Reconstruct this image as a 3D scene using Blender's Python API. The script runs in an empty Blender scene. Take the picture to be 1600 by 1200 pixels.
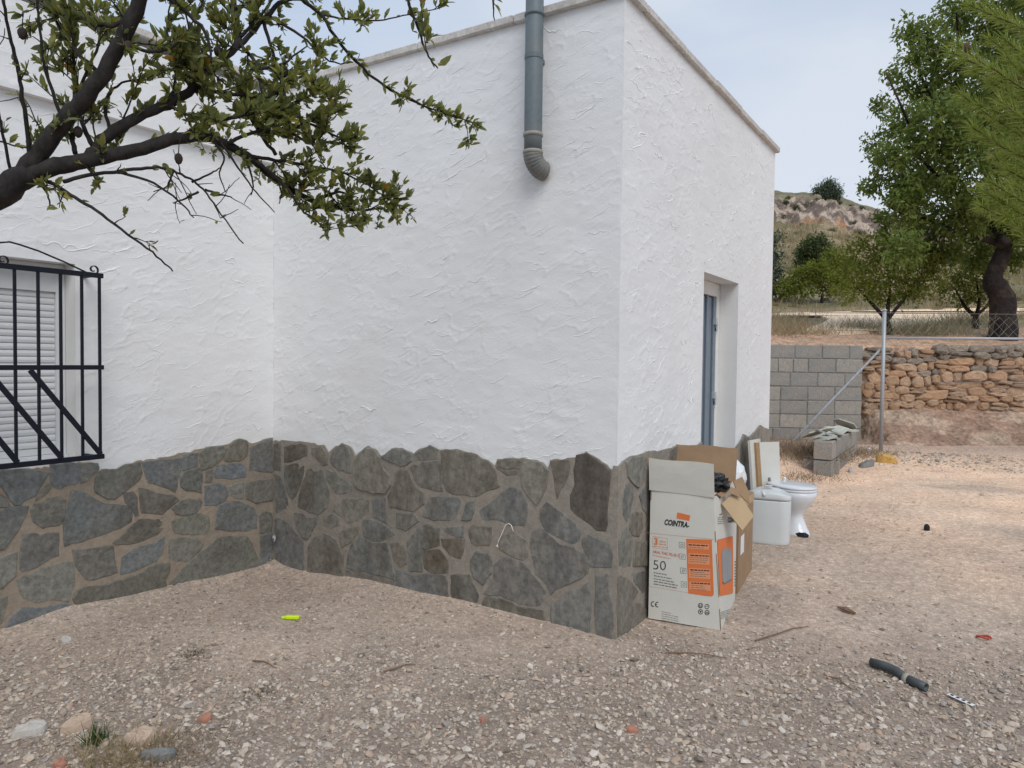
import bpy, math, random
import numpy as np
from mathutils import Matrix, Vector
random.seed(7); rng = np.random.default_rng(11)
S = bpy.context.scene; COL = S.collection
PI = math.pi
# ------------------------------------------------------------------ camera, sky, sun, exposure
F, YAW, PITCH, ROLL = 1142.2, 0.5667, -0.0318, 0.0116
CAM = np.array([1.495, -3.329, 1.35])
FW = np.array([-math.sin(YAW)*math.cos(PITCH), math.cos(YAW)*math.cos(PITCH), math.sin(PITCH)])
_r = np.array([math.cos(YAW), math.sin(YAW), 0.0]); _u = np.cross(_r, FW)
RT = _r*math.cos(ROLL)+_u*math.sin(ROLL); UP = -_r*math.sin(ROLL)+_u*math.cos(ROLL)
cd = bpy.data.cameras.new('camera'); co = bpy.data.objects.new('camera', cd); COL.objects.link(co)
cd.sensor_width = 36; cd.lens = 36*F/1600; cd.clip_start = .05; cd.clip_end = 2000
M4 = Matrix.Identity(4)
for i in range(3):
    M4[i][0] = RT[i]; M4[i][1] = UP[i]; M4[i][2] = -FW[i]; M4[i][3] = CAM[i]
co.matrix_world = M4; S.camera = co
S.view_settings.view_transform = 'Standard'; S.view_settings.look = 'None'
S.view_settings.exposure = 0.2; S.view_settings.gamma = 1.0
S.view_settings.use_curve_mapping = False
SUN_EL, SUN_AZ = math.radians(48), math.radians(-40)   # azimuth of the sun in the xy plane
W = bpy.data.worlds.new('World'); S.world = W; W.use_nodes = True
wn, wl = W.node_tree.nodes, W.node_tree.links
bg = wn['Background']; bg.inputs['Strength'].default_value = 0.1
sky = wn.new('ShaderNodeTexSky'); sky.sky_type = 'NISHITA'; sky.sun_disc = False
sky.sun_elevation = SUN_EL; sky.sun_rotation = PI/2-SUN_AZ; sky.dust_density = 2.0
tc = wn.new('ShaderNodeTexCoord'); mp = wn.new('ShaderNodeMapping'); mp.inputs['Scale'].default_value = (1.0, 1.0, 2.6)
wl.new(tc.outputs['Generated'], mp.inputs['Vector'])
cn = wn.new('ShaderNodeTexNoise'); cn.inputs['Scale'].default_value = 1.7; cn.inputs['Detail'].default_value = 5; cn.inputs['Roughness'].default_value = .5
wl.new(mp.outputs['Vector'], cn.inputs['Vector'])
cr = wn.new('ShaderNodeValToRGB'); cr.color_ramp.elements[0].position = .36; cr.color_ramp.elements[1].position = .66
cr.color_ramp.elements[0].color = (4.5, 5.55, 7.2, 1); cr.color_ramp.elements[1].color = (6.7, 7.2, 7.95, 1)
wl.new(cn.outputs['Fac'], cr.inputs['Fac'])
mx = wn.new('ShaderNodeMixRGB'); mx.inputs['Fac'].default_value = .86
wl.new(sky.outputs['Color'], mx.inputs['Color1']); wl.new(cr.outputs['Color'], mx.inputs['Color2'])
wl.new(mx.outputs['Color'], bg.inputs['Color'])
sd = bpy.data.lights.new('sun', 'SUN'); so = bpy.data.objects.new('sun', sd); COL.objects.link(so)
sd.energy = 1.5; sd.angle = math.radians(35); sd.color = (1.0, .975, .94)
sv = Vector((math.cos(SUN_AZ)*math.cos(SUN_EL), math.sin(SUN_AZ)*math.cos(SUN_EL), math.sin(SUN_EL)))
so.rotation_euler = sv.to_track_quat('Z', 'Y').to_euler(); so.location = (4, -4, 9)

# ------------------------------------------------------------------ photo pixel -> place
def ray(x, y): return FW + RT*(x-800)/F - UP*(y-600)/F
def at(x, y, d): return CAM + ray(x, y)*d
def onp(x, y, ax, v):
    r = ray(x, y); return CAM + r*((v-CAM[ax])/r[ax])
E1 = np.array([math.cos(YAW), math.sin(YAW), 0]); E2 = np.array([-math.sin(YAW), math.cos(YAW), 0])
def uv2w(u, v, z=0.0): return CAM*np.array([1, 1, 0]) + E1*u + E2*v + np.array([0, 0, z])
L, WC, ZR, ZL = 2.55, 3.132, 3.137, 2.646

# ------------------------------------------------------------------ noise
_T = rng.random((256, 256))
def vn(x, y):
    x = np.asarray(x, float); y = np.asarray(y, float)
    xi = np.floor(x).astype(int); yi = np.floor(y).astype(int); fx = x-xi; fy = y-yi
    fx = fx*fx*(3-2*fx); fy = fy*fy*(3-2*fy)
    g = lambda a, b: _T[a & 255, b & 255]
    return (g(xi, yi)*(1-fx)+g(xi+1, yi)*fx)*(1-fy)+(g(xi, yi+1)*(1-fx)+g(xi+1, yi+1)*fx)*fy
def fbm(x, y, o=4):
    s = 0; a = .5; t = 0
    for i in range(o):
        s = s+a*vn(x*2**i+17.3*i, y*2**i+5.1*i); t += a; a *= .5
    return s/t-.5
def sst(e0, e1, x):
    t = np.clip((x-e0)/(e1-e0), 0, 1); return t*t*(3-2*t)

# ------------------------------------------------------------------ mesh helpers
class MB:
    def __init__(s): s.v = []; s.f = []; s.m = []
    def add(s, vs, fs, m=0):
        b = len(s.v); s.v += [tuple(map(float, p)) for p in vs]; s.f += [tuple(i+b for i in f) for f in fs]; s.m += [m]*len(fs)
    def box(s, c, d, R=None, m=0, bev=0.0):
        c = np.array(c, float); h = np.array(d, float)/2; R = np.eye(3) if R is None else np.array(R)
        if bev <= 0:
            vs = [c+R@(h*np.array([i, j, k])) for i in (-1, 1) for j in (-1, 1) for k in (-1, 1)]
            s.add(vs, [(0, 1, 3, 2), (4, 6, 7, 5), (0, 4, 5, 1), (2, 3, 7, 6), (0, 2, 6, 4), (1, 5, 7, 3)], m); return
        b = min(bev, min(h)*.9); ring = []
        for z, i in ((-h[2], b), (-h[2]+b, 0), (h[2]-b, 0), (h[2], b)):
            x, y = h[0]-i, h[1]-i; q = b
            ring.append([(x, y-q, z), (x-q, y, z), (-x+q, y, z), (-x, y-q, z), (-x, -y+q, z), (-x+q, -y, z), (x-q, -y, z), (x, -y+q, z)])
        s.loft([[c+R@np.array(p) for p in r] for r in ring], True, True, m)
    def loft(s, rings, cap0=False, cap1=False, m=0):
        n = len(rings[0]); vs = [p for r in rings for p in r]; fs = []
        for i in range(len(rings)-1):
            for j in range(n):
                k = (j+1) % n; fs.append((i*n+j, i*n+k, (i+1)*n+k, (i+1)*n+j))
        if cap0: fs.append(tuple(range(n-1, -1, -1)))
        if cap1: fs.append(tuple((len(rings)-1)*n+j for j in range(n)))
        s.add(vs, fs, m)
    def tube(s, pts, rad, n=8, caps=True, m=0, wob=0.0):
        pts = [np.array(p, float) for p in pts]; k = len(pts)
        rad = [rad]*k if np.isscalar(rad) else rad; rings = []; nrm = None
        for i in range(k):
            t = pts[min(i+1, k-1)]-pts[max(i-1, 0)]; t = t/(np.linalg.norm(t)+1e-9)
            if nrm is None:
                a = np.array([0, 0, 1.]) if abs(t[2]) < .9 else np.array([1., 0, 0]); nrm = np.cross(t, a)
            nrm = nrm-t*(nrm@t); nrm /= np.linalg.norm(nrm)+1e-9; b = np.cross(t, nrm)
            rings.append([pts[i]+(nrm*math.cos(2*PI*j/n)+b*math.sin(2*PI*j/n))*rad[i]*(1+(random.random()-.5)*wob) for j in range(n)])
        s.loft(rings, caps, caps, m)
    def lathe(s, c, prof, n=20, m=0, sx=1, sy=1):
        rings = [[(c[0]+r*sx*math.cos(2*PI*j/n), c[1]+r*sy*math.sin(2*PI*j/n), c[2]+z) for j in range(n)] for r, z in prof]
        s.loft(rings, True, True, m)
    def poly(s, pts, nrm, t, m=0):       # slab: outline pts (front), pushed back by t against nrm
        nrm = np.array(nrm, float); n = len(pts); a = [np.array(p) for p in pts]; b = [p-nrm*t for p in a]
        area = sum((np.cross(a[i]-a[0], a[(i+1) % n]-a[0]) for i in range(n)))@nrm
        if area < 0: a.reverse(); b.reverse()
        s.add(a+b, [tuple(range(n)), tuple(range(2*n-1, n-1, -1))]+[(i, i+n, (i+1) % n+n, (i+1) % n) for i in range(n)], m)
    def rows(s):
        return s.v, s.f
def mkmesh(name, mb, mats, smooth=False):
    me = bpy.data.meshes.new(name); me.from_pydata(mb.v, [], mb.f)
    for m in (mats if isinstance(mats, (list, tuple)) else [mats]): me.materials.append(m)
    if any(mb.m): me.polygons.foreach_set('material_index', mb.m)
    if smooth: me.polygons.foreach_set('use_smooth', [True]*len(me.polygons))
    me.update(); return me
def npmesh(name, V, T, mat, smooth=False):
    V = np.ascontiguousarray(V, np.float32); T = np.ascontiguousarray(T, np.int32); k = T.shape[1]
    me = bpy.data.meshes.new(name); me.vertices.add(len(V)); me.vertices.foreach_set('co', V.ravel())
    me.loops.add(T.size); me.loops.foreach_set('vertex_index', T.ravel())
    me.polygons.add(len(T)); me.polygons.foreach_set('loop_start', np.arange(0, T.size, k, dtype=np.int32))
    me.polygons.foreach_set('use_smooth', [smooth]*len(T)); me.materials.append(mat); me.update(calc_edges=True); return me
def root(name, label, cat, loc, group=None):
    o = bpy.data.objects.new(name, None); COL.objects.link(o); o.location = [float(x) for x in loc]
    o['label'] = label; o['category'] = cat; o.empty_display_size = .1
    if group: o['group'] = group
    return o
def top(o):
    while o.parent: o = o.parent
    return o
def part(name, mb, mat, parent, smooth=False, label=None, kind=None):
    me = mb if isinstance(mb, bpy.types.Mesh) else mkmesh(name, mb, mat, smooth)
    o = bpy.data.objects.new(name, me); COL.objects.link(o); o.parent = parent
    if parent.parent is None: o.matrix_parent_inverse = Matrix.Translation(-Vector(parent.location))
    if label: o['label'] = label
    if kind: o['kind'] = kind
    return o
def solo(name, mb, mat, label, cat, loc, group=None, smooth=False):
    me = mb if isinstance(mb, bpy.types.Mesh) else mkmesh(name, mb, mat, smooth)
    loc = Vector([float(x) for x in loc]); me.transform(Matrix.Translation(-loc))
    o = bpy.data.objects.new(name, me); COL.objects.link(o); o.location = loc; o['label'] = label; o['category'] = cat
    if group: o['group'] = group
    return o
def struct(name, me, label=None, kind='structure'):
    o = bpy.data.objects.new(name, me); COL.objects.link(o); o['kind'] = kind
    if label: o['label'] = label
    return o
def rotz(a): return np.array([[math.cos(a), -math.sin(a), 0], [math.sin(a), math.cos(a), 0], [0, 0, 1]])
def roty(a): return np.array([[math.cos(a), 0, math.sin(a)], [0, 1, 0], [-math.sin(a), 0, math.cos(a)]])
def rotx(a): return np.array([[1, 0, 0], [0, math.cos(a), -math.sin(a)], [0, math.sin(a), math.cos(a)]])
ICO_V = []; ICO_F = []
_p = (1+5**.5)/2
for a, b in ((-1, _p), (1, _p), (-1, -_p), (1, -_p)): ICO_V.append((a, b, 0))
for a, b in ((-1, _p), (1, _p), (-1, -_p), (1, -_p)): ICO_V.append((0, a, b))
for a, b in ((_p, -1), (_p, 1), (-_p, -1), (-_p, 1)): ICO_V.append((a, 0, b))
ICO_V = np.array(ICO_V)/math.sqrt(1+_p*_p)
ICO_F = np.array([(0,11,5),(0,5,1),(0,1,7),(0,7,10),(0,10,11),(1,5,9),(5,11,4),(11,10,2),(10,7,6),(7,1,8),(3,9,4),(3,4,2),(3,2,6),(3,6,8),(3,8,9),(4,9,5),(2,4,11),(6,2,10),(8,6,7),(9,8,1)])

# ------------------------------------------------------------------ materials
def mat(name, base, rough=.8, var=None, vscale=8, vfac=.5, bump=0, bscale=60, spec=.3, metal=0, rnd=None, rndfac=.0, stretch=None, trans=0, detail=5, island=False, wear=None, speck=None):
    """base colour, mottled towards var by noise; rnd: list of colours picked per object (or per mesh island)"""
    m = bpy.data.materials.new(name); m.use_nodes = True; n, l = m.node_tree.nodes, m.node_tree.links
    b = n['Principled BSDF']; b.inputs['Roughness'].default_value = rough; b.inputs['Metallic'].default_value = metal
    b.inputs['Specular IOR Level'].default_value = spec
    tc = n.new('ShaderNodeTexCoord'); vec = tc.outputs['Object']
    if stretch:
        mpn = n.new('ShaderNodeMapping'); mpn.inputs['Scale'].default_value = stretch; l.new(vec, mpn.inputs['Vector']); vec = mpn.outputs['Vector']
    col = None
    if rnd:
        r = n.new('ShaderNodeValToRGB'); r.color_ramp.interpolation = 'LINEAR'; e = r.color_ramp.elements
        while len(e) < len(rnd): e.new(.5)
        for i, c in enumerate(rnd): e[i].position = i/(len(rnd)-1); e[i].color = (*c, 1)
        src = n.new('ShaderNodeNewGeometry').outputs['Random Per Island'] if island else n.new('ShaderNodeObjectInfo').outputs['Random']
        l.new(src, r.inputs['Fac']); col = r.outputs['Color']
    if var is not None:
        nz = n.new('ShaderNodeTexNoise'); nz.inputs['Scale'].default_value = vscale; nz.inputs['Detail'].default_value = detail; nz.inputs['Roughness'].default_value = .62
        l.new(vec, nz.inputs['Vector'])
        rp = n.new('ShaderNodeValToRGB'); rp.color_ramp.elements[0].position = .38; rp.color_ramp.elements[1].position = .66
        l.new(nz.outputs['Fac'], rp.inputs['Fac'])
        ml = n.new('ShaderNodeMath'); ml.operation = 'MULTIPLY'; ml.inputs[1].default_value = vfac; l.new(rp.outputs['Color'], ml.inputs[0])
        mix = n.new('ShaderNodeMixRGB'); l.new(ml.outputs[0], mix.inputs['Fac']); mix.inputs['Color2'].default_value = (*var, 1)
        if col: l.new(col, mix.inputs['Color1'])
        else: mix.inputs['Color1'].default_value = (*base, 1)
        col = mix.outputs['Color']
    if wear is not None:   # second, larger patches: (colour, scale, amount)
        nz = n.new('ShaderNodeTexNoise'); nz.inputs['Scale'].default_value = wear[1]; nz.inputs['Detail'].default_value = 6
        l.new(tc.outputs['Object'], nz.inputs['Vector'])
        rp = n.new('ShaderNodeValToRGB'); rp.color_ramp.elements[0].position = .5; rp.color_ramp.elements[1].position = .72
        l.new(nz.outputs['Fac'], rp.inputs['Fac'])
        ml = n.new('ShaderNodeMath'); ml.operation = 'MULTIPLY'; ml.inputs[1].default_value = wear[2]; l.new(rp.outputs['Color'], ml.inputs[0])
        mix = n.new('ShaderNodeMixRGB'); l.new(ml.outputs[0], mix.inputs['Fac']); mix.inputs['Color2'].default_value = (*wear[0], 1)
        if col: l.new(col, mix.inputs['Color1'])
        else: mix.inputs['Color1'].default_value = (*base, 1)
        col = mix.outputs['Color']
    if speck:
        nz = n.new('ShaderNodeTexNoise'); nz.inputs['Scale'].default_value = speck[0]; nz.inputs['Detail'].default_value = 4; nz.inputs['Roughness'].default_value = .7; l.new(tc.outputs['Object'], nz.inputs['Vector'])
        rp = n.new('ShaderNodeValToRGB'); rp.color_ramp.elements[0].position = .33; rp.color_ramp.elements[1].position = .67; a_ = speck[1]; rp.color_ramp.elements[0].color = (1-a_,)*3+(1,); rp.color_ramp.elements[1].color = (1+a_,)*3+(1,); l.new(nz.outputs['Fac'], rp.inputs['Fac'])
        mix = n.new('ShaderNodeMixRGB'); mix.blend_type = 'MULTIPLY'; mix.inputs['Fac'].default_value = 1; l.new(rp.outputs['Color'], mix.inputs['Color2'])
        if col: l.new(col, mix.inputs['Color1'])
        else: mix.inputs['Color1'].default_value = (*base, 1)
        col = mix.outputs['Color']
    if col: l.new(col, b.inputs['Base Color'])
    else: b.inputs['Base Color'].default_value = (*base, 1)
    if bump:
        nb = n.new('ShaderNodeTexNoise'); nb.inputs['Scale'].default_value = bscale; nb.inputs['Detail'].default_value = 6; l.new(vec, nb.inputs['Vector'])
        bp = n.new('ShaderNodeBump'); bp.inputs['Strength'].default_value = 1; bp.inputs['Distance'].default_value = bump
        l.new(nb.outputs['Fac'], bp.inputs['Height']); l.new(bp.outputs['Normal'], b.inputs['Normal'])
    if trans:
        tr = n.new('ShaderNodeBsdfTranslucent'); ms = n.new('ShaderNodeMixShader'); ms.inputs['Fac'].default_value = trans
        if col: l.new(col, tr.inputs['Color'])
        else: tr.inputs['Color'].default_value = (*base, 1)
        l.new(b.outputs['BSDF'], ms.inputs[1]); l.new(tr.outputs['BSDF'], ms.inputs[2]); l.new(ms.outputs['Shader'], n['Material Output'].inputs['Surface'])
    return m
M = {}
M['stucco'] = mat('white_stucco', (.785, .79, .79), .85, (.735, .735, .73), 2.2, .6, .0012, 90, wear=((.70, .68, .64), .9, .35))
M['plaster'] = mat('white_plaster', (.78, .775, .76), .8, (.70, .69, .66), 5, .5, .0008, 50)
M['coping'] = mat('coping_cement', (.60, .575, .54), .9, (.42, .39, .35), 14, .7, .003, 60, speck=(60, .15))
M['mortar'] = mat('brown_mortar', (.33, .27, .205), .95, (.26, .215, .165), 7, .6, .004, 45, wear=((.26, .225, .185), 2.2, .7), speck=(40, .12))
M['mortar_b'] = mat('grey_brown_mortar', (.295, .26, .215), .95, (.225, .205, .175), 7, .6, .004, 45, wear=((.225, .205, .175), 1.8, .7), speck=(40, .14))
SL = [(.185, .20, .20), (.15, .16, .155), (.17, .185, .19), (.205, .20, .16), (.125, .132, .126), (.24, .235, .205), (.17, .155, .12), (.175, .19, .20), (.165, .145, .115), (.195, .20, .185), (.13, .125, .10), (.20, .185, .15), (.11, .115, .112)]
M['slate'] = mat('slate', (.15, .15, .15), .6, (.205, .20, .17), 4.5, .5, .007, 15, .35, stretch=(1.0, 1.0, 1.6), wear=((.10, .09, .072), 3.6, .7), rnd=SL, speck=(38, .30))
M['slate_b'] = mat('streaked_slate', (.15, .15, .15), .65, (.25, .235, .20), 8, .55, .006, 15, .3, stretch=(1.6, 1.6, .5), wear=((.105, .088, .066), 2.4, .85), speck=(30, .32), rnd=[(c[0]*.92, c[1]*.88, c[2]*.84) for c in SL])
M['slate_wet'] = mat('brown_slate', (.135, .118, .095), .55, (.065, .052, .04), 4, .8, .006, 18, .4, stretch=(1.6, 1.6, .4), speck=(30, .3))
M['iron'] = mat('black_iron', (.006, .008, .016), .5, (.014, .016, .024), 30, .4, .0008, 120, .25)
M['shutter'] = mat('white_shutter', (.72, .735, .74), .45, (.62, .63, .63), 6, .4)
M['zinc'] = mat('grey_flue', (.115, .15, .165), .55, (.16, .18, .185), 30, .6, .0008, 90, .4, wear=((.20, .19, .17), 6, .5))
M['elbow'] = mat('dusty_flue', (.15, .16, .155), .6, (.26, .235, .20), 22, .7, .001, 60)
M['ring'] = mat('flue_ring', (.28, .27, .24), .6, (.4, .38, .33), 40, .5)
M['alu'] = mat('blue_grey_aluminium', (.155, .20, .245), .4, (.2, .24, .28), 6, .4, spec=.5)
M['alu_light'] = mat('light_hinge', (.42, .47, .50), .45)
M['dark'] = mat('dark_void', (.02, .02, .02), .9)
M['block'] = mat('concrete_block', (.3, .3, .3), .95, (.26, .25, .23), 18, .7, .004, 80, wear=((.36, .30, .245), 5, .5), speck=(90, .25), rnd=[(.33, .32, .285), (.25, .245, .23), (.375, .345, .30), (.285, .285, .26), (.215, .21, .20), (.345, .335, .29)])
M['blockmortar'] = mat('block_mortar', (.215, .205, .185), .95, (.12, .11, .1), 30, .6, .004, 80)
M['dry'] = mat('orange_fieldstone', (.3, .2, .1), .95, (.38, .235, .14), 9, .7, .014, 22, speck=(30, .25), rnd=[(.60, .37, .215), (.50, .305, .175), (.55, .37, .24), (.44, .265, .15), (.60, .42, .28), (.44, .32, .225), (.66, .44, .28)])
M['dry_grey'] = mat('grey_fieldstone', (.25, .22, .19), .95, (.16, .14, .12), 9, .7, .012, 20, rnd=[(.39, .315, .24), (.29, .24, .19), (.47, .385, .30)])
M['earth'] = mat('red_earth', (.25, .14, .085), .97, (.14, .08, .055), 12, .7, .02, 18)
M['galv'] = mat('galvanised', (.40, .42, .44), .5, (.33, .34, .35), 30, .5, metal=.35, spec=.5)
M['wire'] = mat('wire', (.27, .28, .28), .6, metal=.2)
M['card'] = mat('white_print_board', (.62, .61, .55), .75, (.56, .545, .485), 5, .5, .0006, 40)
M['kraft'] = mat('kraft_board', (.34, .225, .135), .85, (.25, .16, .095), 9, .5, .001, 40)
M['kraft2'] = mat('light_kraft', (.50, .365, .22), .85, (.42, .30, .175), 7, .5, .001, 40)
M['orange'] = mat('orange_ink', (.70, .185, .055), .7, (.62, .17, .06), 20, .4)
M['orange2'] = mat('pale_orange_ink', (.72, .30, .15), .7)
M['ink'] = mat('black_ink', (.03, .03, .032), .7)
M['ink2'] = mat('grey_ink', (.16, .155, .15), .7)
M['inkt'] = mat('thin_orange_ink', (.60, .28, .17), .7)
M['red'] = mat('red_ink', (.62, .12, .05), .7)
M['pict'] = mat('picture_grey', (.30, .315, .325), .6, (.20, .2, .205), 12, .6, stretch=(6, 6, .4))
M['ceram'] = mat('white_ceramic', (.78, .80, .82), .12, spec=.6)
M['abs'] = mat('white_abs', (.66, .69, .685), .3, (.60, .625, .62), 4, .5, spec=.5)
M['lam'] = mat('white_laminate', (.70, .69, .63), .5, (.62, .60, .53), 5, .5)
M['chip'] = mat('chipboard', (.42, .27, .145), .9, (.30, .18, .09), 50, .6, .001, 100)
M['bagw'] = mat('white_bag', (.74, .76, .78), .4, spec=.5)
M['bagk'] = mat('black_bag', (.012, .013, .014), .22, spec=.6)
M['bark'] = mat('almond_bark', (.022, .019, .018), .95, (.05, .044, .04), 26, .75, .012, 34, stretch=(1, 1, .45))
M['barkfar'] = mat('dark_bark', (.030, .022, .019), .95, (.012, .010, .010), 5, .8, .05, 9, wear=((.10, .07, .05), 3.5, .7))
GR = [(.18, .215, .045), (.235, .255, .06), (.15, .18, .055), (.29, .29, .085), (.19, .215, .075), (.16, .185, .08), (.25, .26, .055), (.35, .31, .06)]
M['leaf'] = mat('almond_leaf', (.06, .09, .02), .45, spec=.4, rnd=GR, island=True, trans=.48)
M['leafobj'] = mat('almond_leaf_near', (.06, .09, .02), .45, spec=.4, rnd=GR, trans=.48)
M['leafY'] = mat('yellow_leaf', (.30, .17, .015), .5, trans=.35)
M['fruit'] = mat('almond_husk', (.035, .026, .022), .85, (.07, .055, .04), 60, .5, .002, 200)
M['leaf2'] = mat('big_tree_leaf', (.05, .09, .02), .5, spec=.35, rnd=[(.155, .225, .045), (.19, .26, .055), (.125, .19, .045), (.23, .285, .07), (.25, .275, .08), (.165, .225, .048)], island=True, trans=.55)
M['leaf3'] = mat('young_almond_leaf', (.07, .10, .02), .55, rnd=[(.17, .205, .028), (.22, .25, .036), (.135, .175, .03), (.27, .27, .05)], island=True, trans=.45)
M['leaf4'] = mat('olive_leaf', (.06, .08, .03), .6, rnd=[(.066, .095, .026), (.088, .112, .038), (.052, .08, .028), (.105, .125, .052)], island=True, trans=.28)
M['pineleaf'] = mat('hill_pine_leaf', (.03, .055, .02), .6, rnd=[(.085, .115, .07), (.105, .135, .08), (.065, .095, .06), (.12, .145, .09)], island=True, trans=.15)  # leaf tones raised paler: haze over the hill put into the colour
M['pine'] = mat('pine_needle', (.14, .19, .03), .5, rnd=[(.28, .35, .065), (.22, .285, .05), (.35, .40, .09), (.175, .23, .042), (.40, .39, .13)], island=True, trans=.55)
M['pinebark'] = mat('pine_bark', (.12, .075, .045), .95, (.06, .04, .03), 30, .7, .004, 60)
M['cone'] = mat('pine_cone', (.10, .06, .035), .9)
M['straw'] = mat('dry_grass', (.3, .2, .09), .8, rnd=[(.40, .31, .165), (.32, .245, .135), (.27, .19, .105), (.47, .37, .21), (.25, .225, .12), (.35, .26, .14), (.20, .19, .10)], island=True, trans=.3)
M['weed'] = mat('dry_weed', (.2, .14, .09), .9, rnd=[(.20, .145, .095), (.28, .205, .135), (.16, .125, .085), (.34, .26, .17)], island=True)
M['darkweed'] = mat('dark_weed', (.07, .06, .035), .9, rnd=[(.06, .055, .03), (.10, .085, .05), (.045, .05, .022)], island=True)
M['greyweed'] = mat('grey_green_weed', (.2, .18, .1), .9, rnd=[(.20, .185, .10), (.27, .24, .145), (.15, .15, .075), (.33, .28, .18)], island=True, trans=.2)
M['green'] = mat('green_weed', (.045, .10, .02), .6, rnd=[(.04, .10, .02), (.07, .13, .03), (.035, .075, .02)], island=True, trans=.3)
M['gravel'] = mat('gravel_stone', (.3, .28, .25), .9, (.2, .17, .14), 60, .35, rnd=[(0.510, 0.431, 0.349), (0.347, 0.274, 0.210), (0.612, 0.529, 0.435), (0.275, 0.245, 0.219), (0.439, 0.343, 0.258), (0.714, 0.637, 0.544), (0.408, 0.363, 0.320), (0.173, 0.138, 0.114), (0.561, 0.460, 0.353), (0.428, 0.304, 0.224), (0.592, 0.499, 0.391), (0.367, 0.304, 0.244), (0.653, 0.569, 0.477), (0.306, 0.269, 0.239)], island=True)
M['pale_rock'] = mat('pale_rock', (.50, .47, .43), .95, (.38, .34, .29), 14, .6, .008, 30)
M['pink_rock'] = mat('pink_rock', (.50, .38, .29), .95, (.40, .30, .22), 12, .6, .008, 30)
M['grey_slab'] = mat('grey_slab', (.20, .205, .205), .8, (.27, .265, .255), 12, .5, .003, 40)
M['slate_lt'] = mat('pale_slate', (.3, .3, .26), .8, (.4, .38, .32), 14, .5, .004, 40, rnd=[(.46, .46, .39), (.34, .35, .32), (.56, .56, .48), (.28, .30, .30)])
M['foam'] = mat('yellow_foam', (.58, .36, .10), .9, (.48, .27, .07), 16, .6, .01, 40)
M['hose'] = mat('grey_hose', (.055, .065, .07), .5, (.10, .11, .11), 20, .6, spec=.4)
M['hosering'] = mat('hose_coupling', (.34, .31, .26), .6)
M['neon'] = mat('neon_yellow', (.62, .85, .02), .5)
M['redp'] = mat('red_plastic', (.45, .07, .045), .5)
M['twine'] = mat('white_twine', (.78, .76, .72), .8)
M['white'] = mat('white_plastic', (.75, .76, .76), .4)
M['wood'] = mat('weathered_wood', (.22, .14, .09), .9, (.14, .09, .06), 30, .6, .002, 80)
M['rubber'] = mat('black_rubber', (.012, .012, .013), .6, bump=.006, bscale=60)
M['brick'] = mat('red_brick_chip', (.40, .20, .14), .9, (.33, .13, .085), 40, .5, .002, 80)
M['steel_rail'] = mat('guard_rail_steel', (.25, .26, .26), .5)
M['roadmat'] = mat('pale_road', (.86, .68, .49), .97, (.74, .56, .39), 1.2, .6, .01, 6)

def ground_mat(name, far=False):
    m = bpy.data.materials.new(name); m.use_nodes = True; n, l = m.node_tree.nodes, m.node_tree.links
    b = n['Principled BSDF']; b.inputs['Roughness'].default_value = .95; b.inputs['Specular IOR Level'].default_value = .15
    at_ = n.new('ShaderNodeVertexColor'); at_.layer_name = 'soil'
    tc = n.new('ShaderNodeTexCoord')
    def noise(s, d=6, r=.65):
        z = n.new('ShaderNodeTexNoise'); z.inputs['Scale'].default_value = s; z.inputs['Detail'].default_value = d; z.inputs['Roughness'].default_value = r
        l.new(tc.outputs['Object'], z.inputs['Vector']); return z.outputs['Fac']
    def ramp(src, p0, p1, c0=0, c1=1):
        r = n.new('ShaderNodeValToRGB'); r.color_ramp.elements[0].position = p0; r.color_ramp.elements[1].position = p1
        r.color_ramp.elements[0].color = (c0, c0, c0, 1); r.color_ramp.elements[1].color = (c1, c1, c1, 1); l.new(src, r.inputs['Fac']); return r.outputs['Color']
    def mul(a, c, f=1.0):
        x = n.new('ShaderNodeMixRGB'); x.blend_type = 'MULTIPLY'; x.inputs['Fac'].default_value = f; l.new(a, x.inputs['Color1']); l.new(c, x.inputs['Color2']); return x.outputs['Color']
    s1, s2, s3 = (2.2, 26, 130) if not far else (.9, 5, 22)
    c = mul(at_.outputs['Color'], ramp(noise(s1), .3, .7, .84, 1.14)); c = mul(c, ramp(noise(s2), .34, .66, .82 if not far else .7, 1.15)); c = mul(c, ramp(noise(s3, 3), .35, .65, .86 if not far else .75, 1.13))
    vo = n.new('ShaderNodeTexVoronoi'); vo.inputs['Scale'].default_value = 75 if not far else 11; l.new(tc.outputs['Object'], vo.inputs['Vector'])
    sep = n.new('ShaderNodeSeparateColor'); l.new(vo.outputs['Color'], sep.inputs['Color'])
    c = mul(c, ramp(sep.outputs[0], .55, 1.0, .93, 1.3) if not far else ramp(noise(9), .3, .7, .75, 1.25)); l.new(c, b.inputs['Base Color'])
    bp = n.new('ShaderNodeBump'); bp.inputs['Strength'].default_value = .9; bp.inputs['Distance'].default_value = .005 if not far else .12
    ad = n.new('ShaderNodeMath'); ad.operation = 'ADD'; l.new(noise(s2), ad.inputs[0]); l.new(ramp(vo.outputs['Distance'], 0, .6, .35, 0), ad.inputs[1])
    l.new(ad.outputs[0], bp.inputs['Height']); l.new(bp.outputs['Normal'], b.inputs['Normal']); return m
M['ground'] = ground_mat('gravelly_soil'); M['hill'] = ground_mat('hillside_soil', True)
def setcol(me, C):
    a = me.color_attributes.new('soil', 'FLOAT_COLOR', 'POINT'); a.data.foreach_set('color', np.concatenate([C, np.ones((len(C), 1))], 1).astype(np.float32).ravel())

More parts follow.
